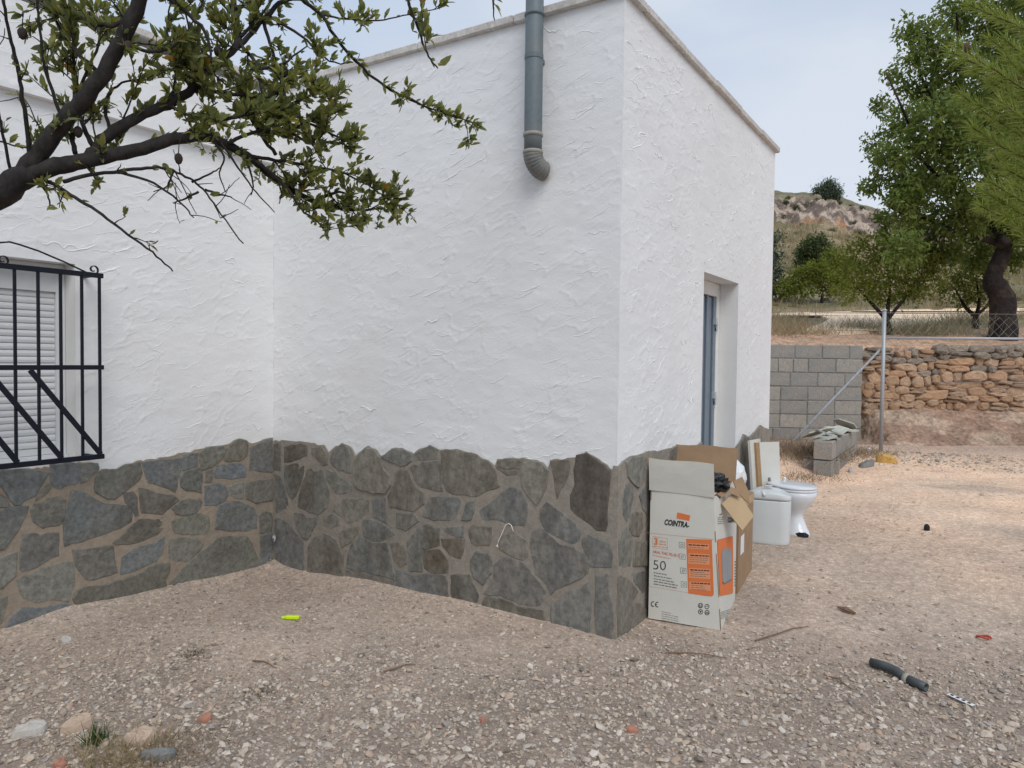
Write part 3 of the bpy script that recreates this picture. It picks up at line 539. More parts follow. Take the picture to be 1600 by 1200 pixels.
ST = {
'A': {(0,680): [
 [(-30,405),(60,395),(330,390),(430,410),(550,430),(490,530),(440,600),(390,690),(265,735),(240,785),(165,785),(120,730),(20,570),(-30,540)],
 [(585,330),(895,325),(903,520),(860,545),(745,565),(690,605),(620,585),(585,540)],[(914,335),(1105,330),(1115,375),(1105,410),(1040,440),(990,510),(920,545)],
 [(545,560),(580,590),(540,650),(450,720),(405,740),(430,660),(490,600)],[(395,785),(490,775),(530,730),(660,700),(745,740),(735,900),(700,990),(660,1020),(540,1025),(490,1050),(380,970),(360,850)],
 [(1145,425),(1220,395),(1330,395),(1420,340),(1560,310),(1587,313),(1612,430),(1580,510),(1300,720),(1220,710),(1090,640),(1085,590),(1095,490)],
 [(820,640),(920,635),(1090,740),(1180,790),(1440,800),(1490,850),(1500,990),(1430,1030),(1220,1110),(1000,1175),(740,1260),(725,1000),(745,930),(790,770)],
 [(-40,875),(100,830),(320,815),(290,900),(240,980),(110,1190),(50,1290),(-40,1300)],[(-40,650),(60,720),(105,800),(95,812),(-40,812)],[(1395,665),(1520,650),(1555,720),(1575,900),(1535,915),(1490,820),(1430,760)]],
 (0,840): [[(260,-30),(400,-45),(450,-15),(540,-45),(665,-60),(660,205),(560,235),(420,330),(345,355),(260,380),(235,350),(240,120)],
 [(-40,245),(110,190),(195,165),(185,300),(165,430),(60,530),(20,565),(-40,570)],[(195,480),(460,370),(640,310),(810,265),(840,390),(835,530),(800,620),(790,690),(770,730),(560,690),(430,735),(270,680),(235,600)],
 [(-40,700),(80,680),(70,760),(20,960),(-40,1000)],[(60,1040),(130,910),(240,805),(350,800),(480,810),(590,770),(790,765),(850,940),(860,1080),(700,1140),(400,1250),(20,1310),(10,1150)],
 [(820,140),(1040,130),(1280,95),(1300,260),(1330,390),(1180,440),(1080,475),(985,470),(930,400),(860,310)],
 [(1527,446),(1757,306),(1917,291),(1910,376),(1860,480),(1880,560),(1860,740),(1530,900),(1250,950),(1090,920),(960,830),(870,780),(830,690),(870,600),(950,560),(1150,545)],
 [(1385,230),(1527,126),(1690,80),(1877,-14),(1837,176),(1767,266),(1540,370),(1380,415),(1365,390)]],
 (210,680): [[(-240,1220),(-80,1090),(60,965),(375,950),(385,1030),(260,1130),(100,1190),(-60,1235),(-200,1245)],
 [(85,312),(300,285),(530,258),(500,450),(465,655),(370,595),(155,535),(120,430)],[(45,605),(90,600),(250,665),(440,685),(500,740),(420,800),(310,895),(200,880),(80,880),(65,740)],[(560,225),(705,205),(720,350),(640,370),(545,400)],
 [(725,205),(830,145),(990,120),(1045,150),(1000,240),(940,300),(800,385),(760,390)],[(524,470),(580,410),(730,375),(765,440),(755,650),(590,620),(530,580)],[(1080,130),(1140,70),(1200,48),(1270,63),(1285,110),(1270,240),(1190,290),(1030,290),(1020,270)],
 [(1310,150),(1480,65),(1540,40),(1562,60),(1562,425),(1310,395)],[(935,345),(1100,325),(1240,340),(1260,400),(1260,470),(1150,485),(920,485),(905,430)],[(810,420),(870,390),(885,400),(870,535),(800,540)],
 [(795,585),(880,570),(920,545),(1000,560),(1040,600),(1060,680),(1020,740),(930,790),(800,795)],[(1070,590),(1150,550),(1235,530),(1230,715),(1180,715),(1080,665)],[(1260,540),(1558,500),(1565,740),(1390,765),(1270,720)],
 [(430,830),(500,765),(620,730),(740,725),(770,760),(740,830),(690,880),(560,905),(475,890),(455,860)],[(430,980),(600,920),(750,895),(840,920),(865,990),(850,1080),(800,1125),(560,1120),(460,1105),(435,1030)],
 [(920,1060),(930,900),(970,800),(1100,755),(1200,755),(1360,830),(1395,920),(1390,1060),(1220,1085)]],
 (210,790): [[(390,400),(440,385),(700,375),(780,440),(740,510),(600,640),(480,630),(345,570)],[(960,370),(1280,360),(1320,420),(1380,560),(1430,640),(1430,780),(1150,930),(700,1060),(300,1150),(370,930),(560,700),(800,500)],
 [(1420,350),(1562,320),(1566,790),(1450,790),(1430,540)],[(1420,110),(1480,60),(1560,90),(1562,310),(1420,310)]]},
'B': {(420,680): [[(55,110),(135,80),(140,400),(60,390)],[(66,440),(130,470),(185,600),(225,800),(225,880),(75,880)],[(175,130),(260,105),(400,100),(440,113),(435,230),(350,265),(180,310)],[(490,135),(600,125),(660,222),(670,330),(620,350),(540,260),(485,210)],
 [(185,340),(415,315),(400,420),(350,600),(310,690),(270,730),(210,640),(175,480)],[(435,345),(610,400),(640,500),(690,640),(690,720),(660,830),(560,900),(460,870),(330,810),(360,620),(410,440)],
 [(700,230),(760,155),(830,95),(905,133),(930,250),(940,430),(800,400),(700,300)],[(665,390),(760,420),(830,490),(950,570),(960,630),(850,665),(755,655),(720,590),(655,490)],
 [(975,290),(1050,195),(1120,145),(1190,155),(1270,270),(1310,380),(1380,460),(1390,570),(1330,665),(1190,660),(990,590),(965,500)],[(1280,250),(1420,155),(1560,172),(1630,208),(1630,290),(1560,340),(1500,350),(1380,300)],
 [(760,770),(860,720),(1060,715),(1140,730),(1150,890),(1090,950),(920,1010),(840,930),(740,850)],[(1180,740),(1330,720),(1340,1000),(1290,980),(1190,920)],[(1420,560),(1440,430),(1500,385),(1580,400),(1650,560),(1760,660),(1770,780),(1650,865),(1380,820),(1350,700)],
 [(290,880),(400,900),(440,940),(560,930),(550,1000),(440,1190),(380,1160),(310,1010)],[(620,950),(715,890),(790,930),(800,1030),(700,1060),(625,1020)]],
 (420,790): [[(100,140),(150,150),(280,250),(395,420),(400,840),(200,830),(66,780),(66,160)],[(450,470),(520,360),(630,305),(700,330),(780,390),(810,500),(850,560),(850,910),(600,900),(450,860)],[(800,310),(930,250),(1020,240),(1020,310),(940,410),(840,475),(815,420)],
 [(1075,170),(1110,150),(1270,190),(1390,270),(1440,330),(1320,390),(1180,405),(1085,350)],[(930,450),(1040,350),(1180,430),(1340,420),(1380,560),(1440,850),(1250,790),(880,700),(900,560)],[(880,725),(1260,810),(1450,870),(1450,1000),(1150,990),(960,960),(870,900)],
 [(1380,430),(1470,415),(1560,520),(1570,650),(1500,700),(1420,600)]],
 (620,680): [[(200,215),(370,115),(470,165),(455,270),(300,290),(195,290)],[(150,360),(300,310),(480,290),(510,400),(525,640),(400,620),(280,590),(210,510)],[(500,182),(650,168),(900,223),(1030,293),(1130,412),(1140,520),(1180,580),(1000,640),(920,690),(700,680),(560,630),(530,540),(500,400)],
 [(370,710),(500,700),(700,700),(735,760),(670,940),(600,970),(420,965),(290,920),(340,790)],[(780,800),(820,750),(885,755),(880,870),(850,960),(735,960)],[(950,850),(1040,790),(1160,690),(1280,590),(1410,620),(1480,780),(1490,870),(1450,1030),(1280,1020),(1150,960),(970,950)],
 [(1150,292),(1290,265),(1430,295),(1400,395),(1140,350)],[(1130,370),(1390,408),(1390,450),(1250,460)],[(0,880),(200,890),(260,970),(100,1090),(0,1050)]],
 (620,800): [[(130,330),(250,190),(340,140),(490,180),(490,380),(300,420),(290,680),(150,680),(140,560)],[(500,175),(755,160),(755,290),(680,280),(540,220)],[(505,300),(700,295),(770,315),(760,440),(720,530),(600,480),(520,390)],[(815,190),(860,150),(1080,170),(1075,320),(1050,385),(900,390),(850,350)],
 [(310,440),(490,430),(580,560),(590,690),(400,700),(310,640)],[(1180,260),(1330,230),(1490,340),(1490,510),(1430,545),(1280,490),(1170,420)],[(840,560),(900,450),(1040,470),(1080,560),(1080,690),(980,830),(880,740)],
 [(1110,600),(1200,510),(1430,570),(1560,740),(1690,900),(1700,960),(1640,1060),(1560,1100),(1400,1050),(1180,950),(990,930),(1100,760)],[(1000,965),(1200,985),(1400,1080),(1660,1115),(1690,1330),(1400,1310),(1000,1200),(950,1100)],[(620,720),(830,720),(890,860),(930,950),(900,1170),(650,1080),(620,860)],[(0,650),(180,720),(340,700),(560,730),(600,1060),(330,1020),(0,930)]],
 (800,680): [[(100,440),(130,310),(230,285),(350,315),(415,405),(400,560),(320,740),(280,800),(180,690),(110,580)],[(435,293),(640,288),(660,370),(600,560),(510,740),(485,600),(460,400)],
 [(330,840),(400,760),(470,810),(600,900),(720,1010),(790,1130),(770,1210),(690,1240),(560,1180),(380,1080),(320,940)]],
 (800,830): [[(200,100),(230,0),(330,-40),(400,20),(560,150),(700,190),(830,260),(880,350),(860,460),(800,530),(580,620),(440,720),(400,600),(270,490),(220,260)],[(800,90),(880,40),(1100,130),(1140,260),(1130,410),(890,410),(850,270),(800,160)],
 [(450,830),(700,660),(880,580),(890,800),(880,1200),(640,1150),(460,1090)],[(960,490),(1090,490),(1100,640),(1140,800),(1145,1240),(960,1170),(945,800)]]},
'C': {(800,680): [[(1290,305),(1350,255),(1430,245),(1510,262),(1500,480),(1430,600),(1380,560),(1310,470)],[(1290,570),(1330,545),(1370,590),(1375,720),(1340,900),(1300,1010),(1255,880),(1260,720)],[(1440,690),(1510,560),(1520,580),(1530,920),(1480,830)],[(1340,920),(1390,870),(1470,880),(1480,1060),(1440,1150),(1360,1140),(1330,1050)],
 [(1540,190),(1760,195),(1900,130),(2060,155),(2140,100),(2140,420),(1540,500)],[(1540,540),(2100,460),(2100,800),(1560,880)],
 [(2590,130),(2640,20),(2690,40),(2700,560),(2590,640)],[(2712,40),(2760,-20),(2830,-95),(2890,-55),(2890,420),(2712,550)]],
 (800,830): [[(1210,110),(1250,0),(1290,-60),(1380,100),(1340,400),(1210,400)],[(1400,110),(1530,110),(1530,400),(1370,390)],[(1160,480),(1250,510),(1350,580),(1420,690),(1370,780),(1280,960),(1200,1200),(1190,900),(1165,600)],[(1370,480),(1510,460),(1510,680),(1480,700),(1380,560)],[(1340,850),(1450,820),(1530,900),(1530,1040),(1400,1160),(1230,1250),(1250,1040)]]}}
for pl, d in ST.items():
    for org, polys in d.items():
        for p in polys: stone(p, org, SC, pl)
stone([(730,232),(850,203),(930,263),(1120,400),(1120,470),(1085,900),(1070,1090),(960,1080),(830,980),(660,850),(665,680),(720,560),(700,400)], (800,680), SC, 'B', True)
for k in range(26):      # plinth beyond the left edge of the picture
    y0 = -1.83-.32*(k//2)-random.random()*.02; z0 = .05+.38*(k % 2); w, h = random.uniform(.14, .155), random.uniform(.17, .19)
    c = np.array([y0, z0+.17]); pts = [c+np.array([math.cos(t)*w, math.sin(t)*h])*random.uniform(.85, 1.15) for t in np.arange(0, 6.2, .9)]
    q = [CAM+0 for _ in pts]
    mb = MB(); mb.poly([np.array([-L+PO+.01, p[0], p[1]]) for p in pts], X3, .015); part('stone', mb, M['slate'], house)

# window in the left wall: reveal, frame, shutter slats, then the iron grille
y0, y1, z0, z1 = WH; D = .14
win = part('window', (lambda mb: (mb.add([(-L, y0, z0), (-L, y1, z0), (-L, y1, z1), (-L, y0, z1), (-L-D, y0, z0), (-L-D, y1, z0), (-L-D, y1, z1), (-L-D, y0, z1)], [(0, 1, 5, 4), (1, 2, 6, 5), (2, 3, 7, 6), (3, 0, 4, 7)]), mb)[1])(MB()), M['plaster'], house)
mb = MB(); fw = .045
mb.box((-L-D+.02, y1-fw/2-.002, (z0+z1)/2), (.035, fw, z1-z0-.004)); mb.box((-L-D+.02, y0+fw/2+.002, (z0+z1)/2), (.035, fw, z1-z0-.004)); mb.box((-L-D+.022, (y0+y1)/2, z1-.075), (.03, y1-y0-.004-2*fw, .146)); mb.box((-L-D+.03, (y0+y1)/2, z0+.012), (.07, y1-y0-.006, .02))
part('frame', mb, M['shutter'], win)
n = int(math.ceil((z1-.148-z0-.06)/.0345))
for i in range(n):
    zc = z0+.06+.0345*(i+.5); prof = [(-.012, -.0165), (-.003, -.0165), (0.0, -.011), (.0015, 0), (-.0015, .011), (-.006, .0165), (-.012, .0165)]
    mb = MB(); xx = -L-D+.022+random.uniform(-.0006, .0006)
    mb.loft([[(xx+a, yy, zc+b) for a, b in prof] for yy in (y1-fw-.003, y0+fw+.003)], True, True); part('slat', mb, M['shutter'], win)
mb = MB(); mb.box((-L-D+.016, (y0+y1)/2, z0+.041), (.016, y1-y0-2*fw-.006, .034)); part('bottom_rail', mb, M['shutter'], win)
mb = MB(); mb.box((-L-D-.004, (y0+y1)/2, (z0+z1)/2), (.006, y1-y0, z1-z0)); part('backing', mb, M['dark'], win)
GO = .12
def onG(x, y): return onp(x, y, 0, -L+GO)
gT, gM, gB = onG(160, 430)[2]-.004, onG(160, 574)[2], onG(160, 714)[2]+.004; gR = onG(157, 574)[1]; gL = -2.62
grille = None
def bar(name, a, b, w, d, par):
    a, b = np.array(a), np.array(b); t = (b-a)/np.linalg.norm(b-a); n2 = np.cross(X3, t); R = np.stack([X3, n2, t], 1)
    mb = MB(); mb.box((a+b)/2, (d, w, np.linalg.norm(b-a)), R, 0, .0015); return part(name, mb, M['iron'], par)
gx_ = -L+GO
mb = MB(); mb.box((gx_, (gL+gR)/2, gT), (.02, gR-gL+.03, .026), None, 0, .002); mb.box((gx_, (gL+gR)/2, gM), (.02, gR-gL+.03, .024), None, 0, .002); mb.box((gx_, (gL+gR)/2, gB), (.02, gR-gL+.03, .026), None, 0, .002)
for yy in (gL+.02, gR-.02):
    for zz in (gT, gB): mb.box((gx_-.068, yy, zz), (.108, .016, .016))
grille = part('window_grille', mb, M['iron'], house)
for x in (156, 128.5, 95.5, 60.5, 24, -14, -54, -95, -137, -180, -224):
    yy = onG(x, 574)[1]; bar('bar', (gx_, yy, gB+.013), (gx_, yy, gM-.012), .013, .013, grille); bar('bar', (gx_, yy, gM+.012), (gx_, yy, gT-.013), .013, .013, grille)
for p, q in (((45, 574), (156, 711)), ((-22, 574), (95, 716)), ((-92, 574), (26, 722)), ((-160, 574), (-44, 728))):
    a, b = onG(*p), onG(*q); a[0] = b[0] = gx_+.0115; a[2] = gM-.012; b[2] = gB+.012; bar('diagonal_bar', a, b, .027, .005, grille)
mb = MB(); pts = [onG(*p) for p in ((-130, 415), (-60, 393), (0, 379), (15, 378), (30, 382), (60, 392), (100, 409), (142, 429))]; mb.tube(pts, .0045, 6); part('crest_rod', mb, M['iron'], grille, True)
for cx_, cy_ in ((146, 421), (4, 406)):
    c = onG(cx_, cy_); mb = MB(); pts = []
    for k in range(22):
        t = k/21; a = -2.2+t*7.6; r_ = .029-.021*t; pts.append(c+np.array([0, math.cos(a)*r_, math.sin(a)*r_]))
    for i in range(21):
        a, b = pts[i], pts[i+1]; t = (b-a)/np.linalg.norm(b-a); R = np.stack([X3, np.cross(X3, t), t], 1); mb.box((a+b)/2, (.014, .004, np.linalg.norm(b-a)*1.2), R)
    part('scroll', mb, M['iron'], grille)
# door in the right wall
y0, y1, z0, z1 = DH; D = .14
door = part('door', (lambda mb: (mb.add([(0, y0, z0), (0, y1, z0), (0, y1, z1), (0, y0, z1), (-D-.05, y0, z0), (-D-.05, y1, z0), (-D-.05, y1, z1), (-D-.05, y0, z1)], [(0, 1, 5, 4), (1, 2, 6, 5), (2, 3, 7, 6), (3, 0, 4, 7)]), mb)[1])(MB()), M['plaster'], house)
mb = MB(); mb.box((-D-.02, y1-.035, (z0+z1)/2), (.05, .066, z1-z0-.004), None, 0, .004); mb.box((-D-.02, y0+.035, (z0+z1)/2), (.05, .066, z1-z0-.004), None, 0, .004); mb.box((-D-.02, (y0+y1)/2, z1-.05), (.05, y1-y0-.14, .096), None, 0, .004); part('frame', mb, M['plaster'], door)
mb = MB(); mb.box((-D-.045, (y0+y1)/2, (z0+z1)/2), (.02, y1-y0-.02, z1-z0-.02)); part('backing', mb, M['dark'], door)
for k in range(8):
    yy = y1-.078-k*.078; mb = MB(); mb.box((-D-.018+(.006 if k % 2 == 0 else -.006), yy-.03, (z0+z1)/2-.05), (.03, .056 if k % 2 == 0 else .07, z1-z0-.115), None, 0, .004); part('door_panel', mb, M['alu'], door)
for zc in (1.62, 1.08, .62, .25):
    mb = MB(); mb.box((-D+.006, y1-.088, zc), (.022, .03, .075), None, 0, .002); mb.box((-D+.010, y1-.118, zc+.035), (.024, .034, .05), None, 0, .002); mb.box((-D+.006, y1-.098, zc-.035), (.012, .01, .05)); part('hinge', mb, M['alu_light'], door)
mb = MB(); mb.box((-.08, (y0+y1)/2, z0+.005), (.2, y1-y0-.004, .03)); part('threshold', mb, M['coping'], door)
# flue pipe on the front wall
pr = .046; pc_ = onp(833, 205, 1, -.085); bx, by = pc_[0], -.085; zt = onp(833, 238, 1, -.085)[2]
mb = MB(); mb.tube([(bx, by, zt), (bx, by, zt+.1), (bx, by, 4.4)], pr, 24, True); flue = part('flue_pipe', mb, M['zinc'], house, True)
el = []
for k in range(41):
    a = k/40*math.radians(84); R_ = .085; el.append(np.array([bx+.35*R_*(1-math.cos(a)), by+.92*R_*(1-math.cos(a)), zt-R_*math.sin(a)]))
mb = MB(); mb.tube(el, [pr*(1.06+.045*(1 if k % 4 < 2 else 0)) for k in range(41)], 24); part('elbow', mb, M['elbow'], flue, True)
for yy in (238, 211, 24):
    zz = onp(833, yy, 1, -.085)[2]; mb = MB(); mb.lathe((bx, by, zz), [(pr+.0005, -.010), (pr+.005, -.008), (pr+.006, 0), (pr+.005, .008), (pr+.0005, .010)], 24); part('joint_ring', mb, M['ring'] if yy > 100 else M['zinc'], flue, True)
mb = MB(); mb.box((bx, -.021, 2.9), (.03, .05, .02)); mb.lathe((bx, by, 2.9), [(pr+.0005, -.012), (pr+.0025, -.012), (pr+.0025, .012), (pr+.0005, .012)], 24); part('wall_bracket', mb, M['zinc'], flue)

# ------------------------------------------------------------------ block wall, dry stone wall, fence
def obj_inst(name, me, parent, Mx):
    o = bpy.data.objects.new(name, me); COL.objects.link(o); o.parent = parent; o.matrix_parent_inverse = Matrix.Translation(-Vector(top(parent).location)); o.matrix_basis = Mx; return o
def frame(p, s=(1, 1, 1), rz=YAW, tilt=(0, 0)):
    return Matrix.Translation([float(x) for x in p]) @ Matrix.Rotation(rz, 4, 'Z') @ Matrix.Rotation(tilt[0], 4, 'X') @ Matrix.Rotation(tilt[1], 4, 'Y') @ Matrix.Diagonal((*s, 1))
bw = root('block_wall', 'grey hollow-block wall standing behind the wire fence', 'wall', uv2w(4.4, 10.8, .2))
bmesh = []
for k in range(4):
    mb = MB(); mb.box((0, 0, 0), (.388, .19, .194), None, 0, .008); me = mkmesh('block', mb, M['block'])
    for v in me.vertices: v.co += Vector((random.uniform(-.003, .003), random.uniform(-.004, .004), random.uniform(-.003, .003)))
    bmesh.append(me)
uR = 5.135
for r in range(8):
    zc = 1.632-.1-.2035*r-.004*(r > 2); off = [.2, .0, .26, .0, .0, .0, .1, .2][r]; u = uR
    if off: w0 = off
    k = 0
    while u > 1.2:
        w = .4 if not (k == 0 and off) else off
        if r == 1 and k in (2, 3): w = .22
        obj_inst('block', bmesh[(r*3+k) % 4], bw, frame(uv2w(u-w/2, 10.8+random.uniform(-.004, .004), zc), ((w-.012)/.388, 1, 1), YAW, (random.uniform(-.006, .006), random.uniform(-.008, .008)))); u -= w; k += 1
mb = MB(); R = rotz(YAW); mb.box(uv2w((uR+1.2)/2-.01, 10.8, .82), (uR-1.2-.03, .17, 1.60), R); part('mortar', mb, M['blockmortar'], bw)
# dry stone wall
sw = root('dry_stone_wall', 'orange dry-stone retaining wall above the earth bank', 'wall', uv2w(7, 10.95, .6))
rocks = []
for k in range(10):
    mb = MB(); rings = []; n = 9; pw = random.uniform(2.6, 5); jit = [random.uniform(.8, 1.1) for _ in range(n)]
    for dpt, sc in ((.5, .93), (-.28, 1.0), (-.44, .9), (-.52, .55)):
        rg_ = []
        for j in range(n):
            a = 2*PI*j/n; c, s_ = math.cos(a), math.sin(a); rr = (abs(c)**pw+abs(s_)**pw)**(-1/pw)*.5*sc*jit[j]
            rg_.append((c*rr+random.uniform(-.02, .02), dpt+random.uniform(-.05, .05), s_*rr+random.uniform(-.02, .02)))
        rings.append(rg_)
    mb.loft(rings, False, True); rocks.append(mkmesh('stone', mb, M['dry'], False)); 
rocksg = []
for me in rocks[:4]:
    g = me.copy(); g.materials.clear(); g.materials.append(M['dry_grey']); rocksg.append(g)
nst = 0; z = .60; rows = [.10, .12, .09, .15, .11, .17, .10, .13, .10, .12]
for ri, h in enumerate(rows):
    u = 5.19+random.random()*.1
    while u < 9.4:
        w = random.choice([.10, .14, .19, .24, .36]) * (1.15 if h > .13 else 1)*random.uniform(.85, 1.15)
        gy_ = ri >= 8 and random.random() < .75; pool = rocksg if gy_ or (ri == 6 and random.random() < .3) else rocks
        def put(uc, zc, ww, hh):
            global nst
            if nst > 298: return
            dz = .05*math.sin(uc*1.9)+.02*math.sin(uc*5)
            obj_inst('stone', random.choice(pool), sw, frame(uv2w(uc, 10.93+random.uniform(-.025, .03)-(.03 if ri < 3 else 0), zc+dz*(.3+.7*(ri > 1))), (ww*1.04, random.uniform(.16, .24), hh*1.1), YAW, (random.uniform(-.1, .1), random.uniform(-.16, .16)))); nst += 1
        if w > .2 and random.random() < .35:
            k = random.uniform(.4, .6); put(u+w/2, z+h*k/2, w, h*k); put(u+w/2-random.uniform(-.03, .03), z+h*k+h*(1-k)/2, w*.92, h*(1-k))
        elif random.random() < .14 and w < .3:
            put(u+w/2, z+h*.75, w, h*1.4)
        else: put(u+w/2, z+h/2, w, h)
        u += w+.004
    z += h*.86
mb = MB(); mb.box(uv2w(7.3, 11.06, 1.08), (4.3, .14, 1.05), R); part('earth_fill', mb, M['earth'], sw)
# wire fence
fv = 9.48; fb = uv2w(wuv(*at(1378, 703, fv)[:2])[0], fv, .22); fu = wuv(fb[0], fb[1])[0]
fence = root('wire_fence', 'galvanised chain-link fence with a braced corner post', 'fence', fb)
zt_ = 1.35+(571-486)/F*fv; zrail = 1.35+(570.7-528.5)/F*fv
mb = MB(); mb.tube([uv2w(fu, fv, .1), uv2w(fu, fv, zt_)], .024, 12); mb.lathe(uv2w(fu, fv, zt_), [(.027, -.01), (.027, .012), (.012, .022)], 12); part('post', mb, M['galv'], fence, True)
mb = MB(); mb.tube([uv2w(fu+.02, fv, zrail), uv2w(fu+3.2, fv, zrail+.02)], .017, 10); part('rail', mb, M['galv'], fence, True)
mb = MB(); p0 = at(1231, 698, fv+.05); p1 = at(1375, 546, fv+.02); k1 = at(1371, 551, fv+.02); mb.tube([p0-np.array([0, 0, .05]), p0, (p0+p1)/2, k1, p1], .016, 10); part('brace', mb, M['galv'], fence, True)
mb = MB(); mb.tube([uv2w(fu+3.2, fv, .1), uv2w(fu+3.2, fv, zt_)], .024, 12); part('post', mb, M['galv'], fence, True)
mb = MB(); mb.tube([uv2w(fu-2.2, fv, .1), uv2w(fu-2.2, fv, zt_)], .024, 12); part('post', mb, M['galv'], fence, True)
mb = MB(); st = .062; zz0, zz1 = .25, zt_-.03; nz_ = int((zz1-zz0)/st*1.0)
u = fu-2.2; i = 0
while u < fu+3.2:
    pts = [uv2w(u+(st/2 if (k+i) % 2 else -st/2)*1.0, fv+(.004 if k % 2 else -.004), zz0+k*st) for k in range(nz_+1)]
    mb.tube(pts, .0021, 3, False); u += st; i += 1
for zc in (zz1, (zz0+zz1)/2): mb.tube([uv2w(fu-2.2, fv, zc), uv2w(fu, fv, zc), uv2w(fu+3.2, fv, zc)], .002, 4, False)
part('chain_link_mesh', mb, M['wire'], fence, False, None, 'stuff')
# low block stub with broken slate on it, hollow block in front
A0 = np.array([.245, 4.869]); A1 = np.array([.237, 6.572]); d_ = (A1-A0)/np.linalg.norm(A1-A0); n_ = np.array([-d_[1], d_[0]]); zA = .15
ang = math.atan2(d_[1], d_[0])
lw = root('low_block_wall', 'low stub of grey hollow blocks two courses high', 'wall', (A0[0], A0[1], zA))
for r in range(2):
    s = 0; k = 0
    while s < 1.66:
        w = .4 if not (r == 1 and k == 0) else .28
        c = A0+d_*(s+w/2)+n_*.095; obj_inst('block', bmesh[(k+r) % 4], lw, frame((c[0], c[1], zA+.09+.205*r), ((w-.014)/.388, 1, 1), ang, (random.uniform(-.02, .02), random.uniform(-.01, .01)))); s += w; k += 1
zt2 = zA+.40; sl_labels = ['pale slate flake jutting left off the low block wall', 'grey slate slab lying flat at the back of the stub', 'cream stone flake tilted at the far end of the stub', 'long thin slate flake near the middle of the stub', 'white-edged slate flake at the near end of the stub', 'dark slate flake under the others at the near end', 'square slate piece in the middle of the stub', 'small slate chip at the near left corner of the stub', 'flat slate on the far half of the stub']
for k, lb in enumerate(sl_labels):
    s = [.45, 1.25, 1.6, .8, .3, .18, .62, .1, 1.05][k]; off = [.22, .1, .08, .12, .1, .12, .06, .17, .14][k]; c = A0+d_*s+n_*off; w = [.18, .2, .17, .22, .15, .16, .13, .1, .2][k]
    zz = zt2+.012+.016*[2, 1, 3, 1, 2, 0, 2, 1, 1][k]; tl = [(.25, .35), (.05, .1), (.45, -.35), (.1, .25), (-.25, .3), (.05, .15), (.25, -.2), (.2, .5), (.08, .08)][k]
    R3 = np.array((Matrix.Rotation(random.random()*6, 3, 'Z') @ Matrix.Rotation(tl[0], 3, 'X') @ Matrix.Rotation(tl[1], 3, 'Y')))
    pts = [R3@np.array([math.cos(a)*w*random.uniform(.7, 1.15), math.sin(a)*w*.7*random.uniform(.7, 1.15), 0])+np.array([c[0], c[1], zz+.012]) for a in np.arange(0, 6.2, 1.05)]
    mb = MB(); mb.poly(pts, R3@Z3, .016); solo('slate_flake', mb, M['slate_lt'], lb, 'slate', (c[0], c[1], zz), 'broken slate on the low block wall')
hb = onp(1283, 738, 2, .18); mb = MB(); R = rotz(ang+.15)
for ox, oy, sx, sy in ((0, .09, .36, .035), (0, -.09, .36, .035), (-.165, 0, .03, .145), (.165, 0, .03, .145), (0, 0, .03, .145)): mb.box(hb+R@np.array([oy*1.0, ox, .065]), (sy, sx, .17+random.uniform(-.02, .02)), R, 0, .006)
solo('hollow_block', mb, M['block'], 'broken hollow block lying before the low block wall', 'block', hb)

# ------------------------------------------------------------------ bathroom leftovers and boxes by the wall
# cistern standing upright
cb = np.array([.285, 1.93, float(gz(.285, 1.93))-.004]); rt = math.radians(10); R = rotz(rt)
def rrect(w, d, r, n=5):
    o = []
    for cx, cy, a0 in ((w/2-r, d/2-r, 0), (-w/2+r, d/2-r, 90), (-w/2+r, -d/2+r, 180), (w/2-r, -d/2+r, 270)):
        for k in range(n): a = math.radians(a0+90*k/(n-1)); o.append((cx+r*math.cos(a), cy+r*math.sin(a)))
    return o
cist = root('toilet_cistern', 'white plastic toilet cistern with a raised lid and lever', 'cistern', cb)
mb = MB(); rings = []
for z, s in ((0, .93), (.012, .97), (.03, .98), (.2, .995), (.318, 1.0), (.326, .985)): rings.append([cb+R@np.array([x*s, y*s, z]) for x, y in rrect(.30, .19, .07)])
mb.loft(rings, True, True); part('tank', mb, M['abs'], cist, True)
mb = MB(); rings = []
for z, s, cv in ((.328, 1.0, .1), (.336, 1.008, .35), (.346, .99, .6), (.356, .93, .85), (.362, .75, 1), (.364, .45, 1), (.364, .1, 1)):
    rings.append([cb+R@np.array([x*s, y*s, z+cv*.05*max(0, 1-(x/.17)**2)]) for x, y in rrect(.30, .19, .07)])
mb.loft(rings, True, True); part('lid', mb, M['abs'], cist, True)
mb = MB(); mb.tube([cb+R@np.array([-.035, -.080, .392]), cb+R@np.array([-.02, -.102, .362])], .010, 10); mb.box(cb+R@np.array([.0, -.0, .421]), (.05, .028, .006), R, 0, .002); part('flush_lever', mb, M['white'], cist, True)
# toilet bowl
tb = np.array([.345, 2.33, float(gz(.345, 2.33))-.004]); tr = math.radians(-128+90); R = rotz(math.radians(-40))
toi = root('toilet', 'white ceramic toilet bowl with its lid down', 'toilet', tb)
def oval(lf, lb, w, n=28):
    return [(math.cos(2*PI*k/n)*(lf if math.cos(2*PI*k/n) > 0 else lb), math.sin(2*PI*k/n)*w/2) for k in range(n)]
mb = MB(); rings = []
for z, lf, lb, w, sh in ((0, .225, .20, .26, 0), (.02, .22, .20, .255, 0), (.07, .185, .19, .215, 0), (.15, .145, .18, .18, 0), (.19, .14, .185, .185, .005), (.24, .17, .20, .25, .015), (.30, .215, .21, .325, .02), (.345, .235, .215, .355, .02), (.385, .24, .215, .362, .02)):
    rings.append([tb+R@np.array([x+sh, y, z]) for x, y in oval(lf, lb, w)])
mb.loft(rings, True, True); TOI0 = mb; part('bowl', mb, M['ceram'], toi, True)
